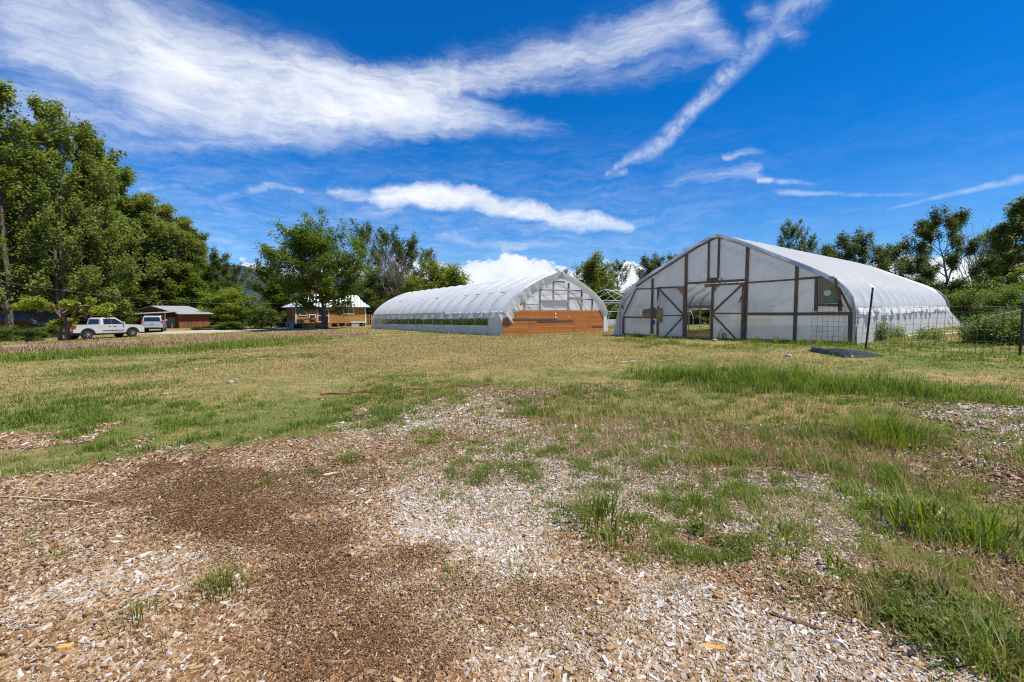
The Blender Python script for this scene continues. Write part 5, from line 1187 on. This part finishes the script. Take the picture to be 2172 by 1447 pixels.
def hose():
    px = [(680, 839), (720, 837), (760, 835), (830, 832), (880, 827), (950, 825), (1010, 821), (1050, 818)]
    P = [gp(*p) for p in px]; pts = []
    for i in range(len(P) - 1):
        for k in range(5): q = P[i].lerp(P[i + 1], k / 5); q.y += .06 * math.sin((i * 5 + k) * .8); q.z = gz1(q.x, q.y) + .022; pts.append(q)
    h = MB().tube(pts, .015, 8).build('garden_hose', pm('hose_red', (.24, .07, .035), (.17, .05, .03), 6, .5)); tag(h, 'red garden hose lying in the grass in the middle of the field', 'hose')
hose()
def slab(px, py, L, w, h, yaw, name, mat, label, cat, seed=0):
    c = gp(px, py); rr = random.Random(seed + px); d = Vector((math.cos(yaw), math.sin(yaw), 0)) * L / 2; b = MB()
    n = 5; s = Vector((-math.sin(yaw), math.cos(yaw), 0)) * w / 2
    rows = []
    for i in range(n + 1):
        p = Vector((c.x, c.y, 0)) + d * (2 * i / n - 1); k = rr.uniform(.7, 1.1) * (.55 if i in (0, n) else 1); z = gz1(p.x, p.y) + .012
        rows.append([(p - s * k) + Vector((0, 0, z)), (p - s * k * .9) + Vector((0, 0, z + h)), (p + s * k * .9) + Vector((0, 0, z + h * rr.uniform(.8, 1.1))), (p + s * k) + Vector((0, 0, z))])
    vs = [v for r in rows for v in r]; b.add(vs, [(i * 4 + j, i * 4 + (j + 1) % 4, i * 4 + 4 + (j + 1) % 4, i * 4 + 4 + j) for i in range(n) for j in range(4)] + [(0, 1, 2, 3), tuple(range(n * 4 + 3, n * 4 - 1, -1))])
    o = b.build(name, M[mat], None, .002); tag(o, label, cat)
M['pale_wood'] = pm('pale_wood', (.58, .50, .43), (.42, .34, .27), 5, .8, .2, stretch=(3, 3, 3)); M['yellow_wood'] = pm('yellow_wood', (.55, .33, .10), (.44, .24, .07), 5, .8, .2); M['brown_wood'] = pm('brown_wood', (.16, .085, .045), (.1, .055, .03), 5, .8, .2)
M['straw_stick'] = pm('straw_stick', (.52, .42, .21), (.40, .30, .14), 8, .8, .1)
slab(293, 1190, .15, .038, .010, R_(68), 'wood_splinter', 'pale_wood', 'pale flat splinter lying on the brown chips left of centre', 'splinter')
slab(1512, 1385, .10, .035, .012, R_(-12), 'wood_splinter', 'yellow_wood', 'yellow splinter among pale chips near the bottom edge', 'splinter')
slab(140, 1390, .055, .04, .02, R_(20), 'wood_chunk', 'yellow_wood', 'orange wood chunk near the lower left corner', 'wood chunk')
slab(648, 1242, .05, .025, .014, R_(5), 'wood_chunk', 'brown_wood', 'dark brown chunk in the middle of the dark mulch', 'wood chunk')
slab(478, 1398, .05, .03, .014, R_(25), 'wood_chunk', 'brown_wood', 'dark chunk at the bottom edge left of centre', 'wood chunk')
slab(1690, 1330, .22, .025, .012, R_(-33), 'wood_splinter', 'brown_wood', 'dark brown stick beside the low weeds at lower right', 'splinter')
slab(1330, 770, .5, .06, .03, R_(5), 'wood_splinter', 'pale_wood', 'pale board scrap lying in the dry grass before the open door', 'splinter')
slab(700, 1192-180, .12, .03, .01, R_(30), 'wood_splinter', 'pale_wood', 'pale splinter in the grass edge at mid left', 'splinter')
P = [gp(*p) for p in ((-30, 1058), (40, 1062), (100, 1065), (160, 1070), (215, 1076))]
st = MB().tube([p + Vector((0, 0, .022)) for p in P], [.004, .007, .007, .006, .003], 7).build('dry_stalk', M['straw_stick']); tag(st, 'long straw coloured stalk on the chips at the left edge', 'stalk')
def rock(px, py, r, label):
    c = gp(px, py); b = MB().ball((0, 0, 0), r, r * .75, r * .5, 10, 7, .25).build('stone', M['stone']); b.location = c + Vector((0, 0, r * .2)); b.rotation_euler = (0, 0, px); tag(b, label, 'stone')
rock(1516, 724, .12, 'pale stone propping the greenhouse door post'); rock(1672, 757, .11, 'flat pale stone in the grass left of the black tarp'); rock(490, 813, .08, 'white stone in the dry patch of the left field')
rock(415, 785, .06, 'small pale stone on the far left field'); rock(352, 838, .06, 'pale stone at the left of the bare dry patch'); rock(800, 1078, .03, 'small brown stone on the chips in the centre'); rock(110, 1410, .03, 'stone at the lower left corner')

# ------------------------------------------------------------------ grass tufts and weeds one can point at
def tuft(px, py, R, h, n, mat, label, name='grass_tuft', cat='grass tuft', seed=0, w=.006, lean=.35, hs=.35):
    c = gp(px, py); rg = np.random.default_rng(seed + px); a = rg.uniform(0, 6.283, n); r = R * rg.random(n) ** .7
    x, y = r * np.cos(a), r * np.sin(a); hh = h * rg.uniform(1 - hs, 1 + hs * .5, n) * (1 - .45 * (r / R) ** 2)
    z = gz(x + c.x, y + c.y) - c.z
    v, f, t = blade_arrays(np.c_[x, y, z - .01], hh, rg.uniform(.6, 1.3, n) * w, a + rg.normal(0, .7, n), np.abs(rg.normal(lean, .2, n)) * (.4 + r / R), rg.uniform(.1, .9, n))
    me = fast_mesh(name, v, f, t, M[mat], np.repeat(np.clip(rg.normal(.5, .25, n), 0, 1), 2)); o = bpy.data.objects.new(name, me); COL.objects.link(o); o.location = c; tag(o, label, cat, 'grass tufts' if cat == 'grass tuft' else None)
tuft(475, 1258, .14, .17, 190, 'grass', 'bright grass tuft standing alone in the dark mulch', seed=1, w=.005)
tuft(420, 1300, .10, .05, 120, 'grass', 'low flattened tuft at the foot of the lone bright tuft', seed=2, w=.005, lean=.9)
tuft(290, 1320, .12, .13, 90, 'grass', 'sparse tuft at lower left among grey chips', seed=3, w=.005)
tuft(345, 1370, .12, .12, 70, 'dry', 'dry pale tuft below the sparse lower left tuft', seed=4, w=.004)
tuft(318, 1415, .06, .05, 40, 'grass', 'tiny green tuft at the bottom edge on the left', seed=5, w=.005)
tuft(740, 982, .16, .15, 160, 'grass', 'lush tuft at the edge of the mulch right of the green band', seed=6)
tuft(1265, 1110, .30, .24, 300, 'grass', 'tall upright tuft in the centre right of the chips', seed=7, w=.008)
tuft(1300, 1160, .16, .14, 140, 'grass', 'broad leaf tuft directly below the tall upright tuft', seed=8, w=.010)
tuft(960, 1225, .08, .10, 40, 'grass', 'tiny sparse tuft in the centre foreground chips', seed=9, w=.005)
tuft(1105, 1215, .09, .10, 40, 'grass', 'thin tuft just right of the foreground centre', seed=10, w=.005)
tuft(1470, 1085, .22, .18, 160, 'grass', 'medium tuft right of the tall upright tuft', seed=11, w=.008)
tuft(1660, 1150, .26, .17, 130, 'grass', 'wide bladed tuft over straw at the right foreground', seed=12, w=.012, lean=.6)
tuft(1955, 1130, .24, .36, 130, 'grass', 'tallest wide bladed clump in the right foreground', seed=13, w=.013)
tuft(1835, 1080, .24, .24, 120, 'grass', 'slender clump left of the tallest right hand clump', seed=14, w=.008)
tuft(2090, 1150, .3, .30, 200, 'grass', 'thick clump at the right edge of the foreground', seed=15, w=.010)
tuft(1770, 1215, .05, .18, 16, 'grass', 'single wide green blade plant on the right chips', seed=16, w=.014)
tuft(1880, 935, .46, .42, 1000, 'grass', 'big dense dark green grass clump right of centre', seed=17, w=.007, lean=.5)
tuft(1450, 1270, .13, .17, 90, 'dry', 'dry seed stalk tuft on the pale chips at right of centre', seed=18, w=.003)
tuft(1830, 1330, .16, .14, 110, 'dry', 'dry tuft among pale chips at lower right', seed=19, w=.003)
tuft(1300, 1185, .12, .14, 70, 'dry', 'thin reddish dry tuft by the broad leaf tuft', seed=20, w=.003)
tuft(1130, 880, .28, .2, 240, 'grass', 'round dark tuft in the middle distance left of the tall grass', seed=21, w=.007)
tuft(1035, 812, .12, .24, 60, 'grass', 'small upright tuft standing by the red hose', seed=22, w=.010)
tuft(2120, 1420, .35, .2, 500, 'grass', 'dense green tuft in the lower right corner', seed=23, w=.006, lean=.6)
def weed(px, py, R, h, ns, label, seed, lsize=.03, spread=.3, mat='leaf_shrub', group='leafy weeds', pts=None):
    c = pts or gp(px, py); rg = np.random.default_rng(seed); root = empty('weed', c); W = MB(); L = []
    for i in range(ns):
        a = rg.uniform(0, 6.28); r = R * math.sqrt(rg.random()); b = Vector((r * math.cos(a), r * math.sin(a), gz1(c.x + r * math.cos(a), c.y + r * math.sin(a)) - c.z - .02)); hh = h * rg.uniform(.55, 1.1)
        tp = b + Vector((rg.normal(0, spread), rg.normal(0, spread), 1)) * hh; mid = b.lerp(tp, .5) + Vector((rg.normal(0, .03), rg.normal(0, .03), 0)); W.tube([b, mid, tp], [.006, .005, .002], 4, False)
        n = int(16 * max(1, hh / .25)); u = rg.random((n, 1)); P = np.where(u < .5, np.array(b) + (np.array(mid) - np.array(b)) * u * 2, np.array(mid) + (np.array(tp) - np.array(mid)) * (u * 2 - 1)); L.append(P + rg.normal(0, lsize * .9, (n, 3)))
    W.build('stem', M['leaf_shrub'], root, fix=False); crown_obj('foliage', np.concatenate(L), lsize, M[mat], rg, root); tag(root, label, 'weed', group)
weed(1540, 1175, .14, .07, 40, 'low feathery dark green weed mat in the right foreground', 31, .022, .8, 'leaf_ash'); weed(1480, 1140, .05, .14, 9, 'small upright feathery weed left of the low weed mat', 32, .02, .3, 'leaf_ash')
weed(2000, 1345, .30, .10, 120, 'spreading dark green weed patch at lower right', 33, .022, .8, 'leaf_ash'); weed(1950, 1265, .12, .10, 36, 'small weed above the spreading lower right patch', 34, .022, .6, 'leaf_ash')
weed(1855, 722, .40, .70, 40, 'bushy weeds at the foot of the dark leaning fence post', 35, .06, .15); weed(1900, 716, .4, .42, 26, 'weeds against the side wall right of the leaning post', 36, .06, .2)
weed(1810, 728, .2, .35, 14, 'weeds under the greenhouse corner post', 37, .05, .2); weed(1975, 720, .4, .5, 30, 'thin weeds along the fence right of the side wall weeds', 38, .06, .2)
for k, (px, lab) in enumerate(((2085, 'left end of the tall green weed bed behind the fence'), (2118, 'second clump of the tall weed bed behind the fence'), (2150, 'third clump of the tall weed bed behind the fence'), (2185, 'weed bed clump at the right photo edge'), (2235, 'weed bed clump just past the right photo edge'))):
    q = at(px, 735, 14.4); weed(0, 0, .50, .85, 110, lab, 40 + k, .065, .16, 'leaf_shrub', 'tall weed bed', Vector((q.x, q.y, gz1(q.x, q.y))))
weed(1530, 722, .2, .5, 10, 'thin weeds beside the closed door leaf', 50, .05, .2)
# weeds growing along the foot of the gable
for k, (px, py) in enumerate(((1600, 728), (1650, 730), (1700, 732), (1745, 733), (1790, 734), (1345, 716), (1385, 720), (1425, 730))):
    tuft(px, py, .38, .30, 130, 'grass', ('grass at the gable foot right of the door', 'grass under the second gable panel', 'grass by the middle gable post', 'grass below the wire panel on the gable', 'grass at the right gable corner', 'grass at the left gable corner', 'grass below the standpipe', 'grass under the open door leaf')[k], seed=60 + k, w=.016)
# crops inside the far house and beyond the near one
def crops(): 
    rg = np.random.default_rng(70); L = []
    for x in (-3.4, -1.8, 1.8, 3.4):
        n = 5200; P = np.c_[x + rg.normal(0, .22, n), rg.uniform(1, LF - 1, n), np.abs(rg.normal(.55, .35, n))]; L.append(P)
    P = np.concatenate(L); P = np.c_[P, np.ones(len(P))] @ np.array(GFM).T
    o = crown_obj('crop_plants', P[:, :3], .16, M['leaf_shrub'], rg, None); tag(o, 'rows of green crop plants growing inside the far greenhouse', 'crops', kind='stuff')
crops()

# ------------------------------------------------------------------ far hill
def hill():
    rows = []
    for i in range(60):
        a = R_(-75 + 110 * i / 59); row = []
        for j in range(14):
            t = j / 13; r = 2600 + 1400 * t; e = (fbm(np.array([i * .12]), np.array([0.0]), 1.0, 5, 4)[0]) 
            env = .35 + .65 * math.exp(-((math.degrees(a) + 33) / 18) ** 2); h = (240 + 130 * e) * env * math.sin(math.pi * .5 * t) * (.8 + .4 * fbm(np.array([i * .3]), np.array([j * .35]), 1.0, 8, 4)[0])
            row.append((math.sin(a) * r, math.cos(a) * r, -6 + h))
        rows.append(row)
    o = MB().grid(rows).build('hill', pm('hazy_forest_slope', (.030, .058, .070), (.018, .038, .050), .004, .9), None, fix=False); tag(o, kind='structure')  # forest colour shifted to blue: a little distance haze painted into the base
hill()
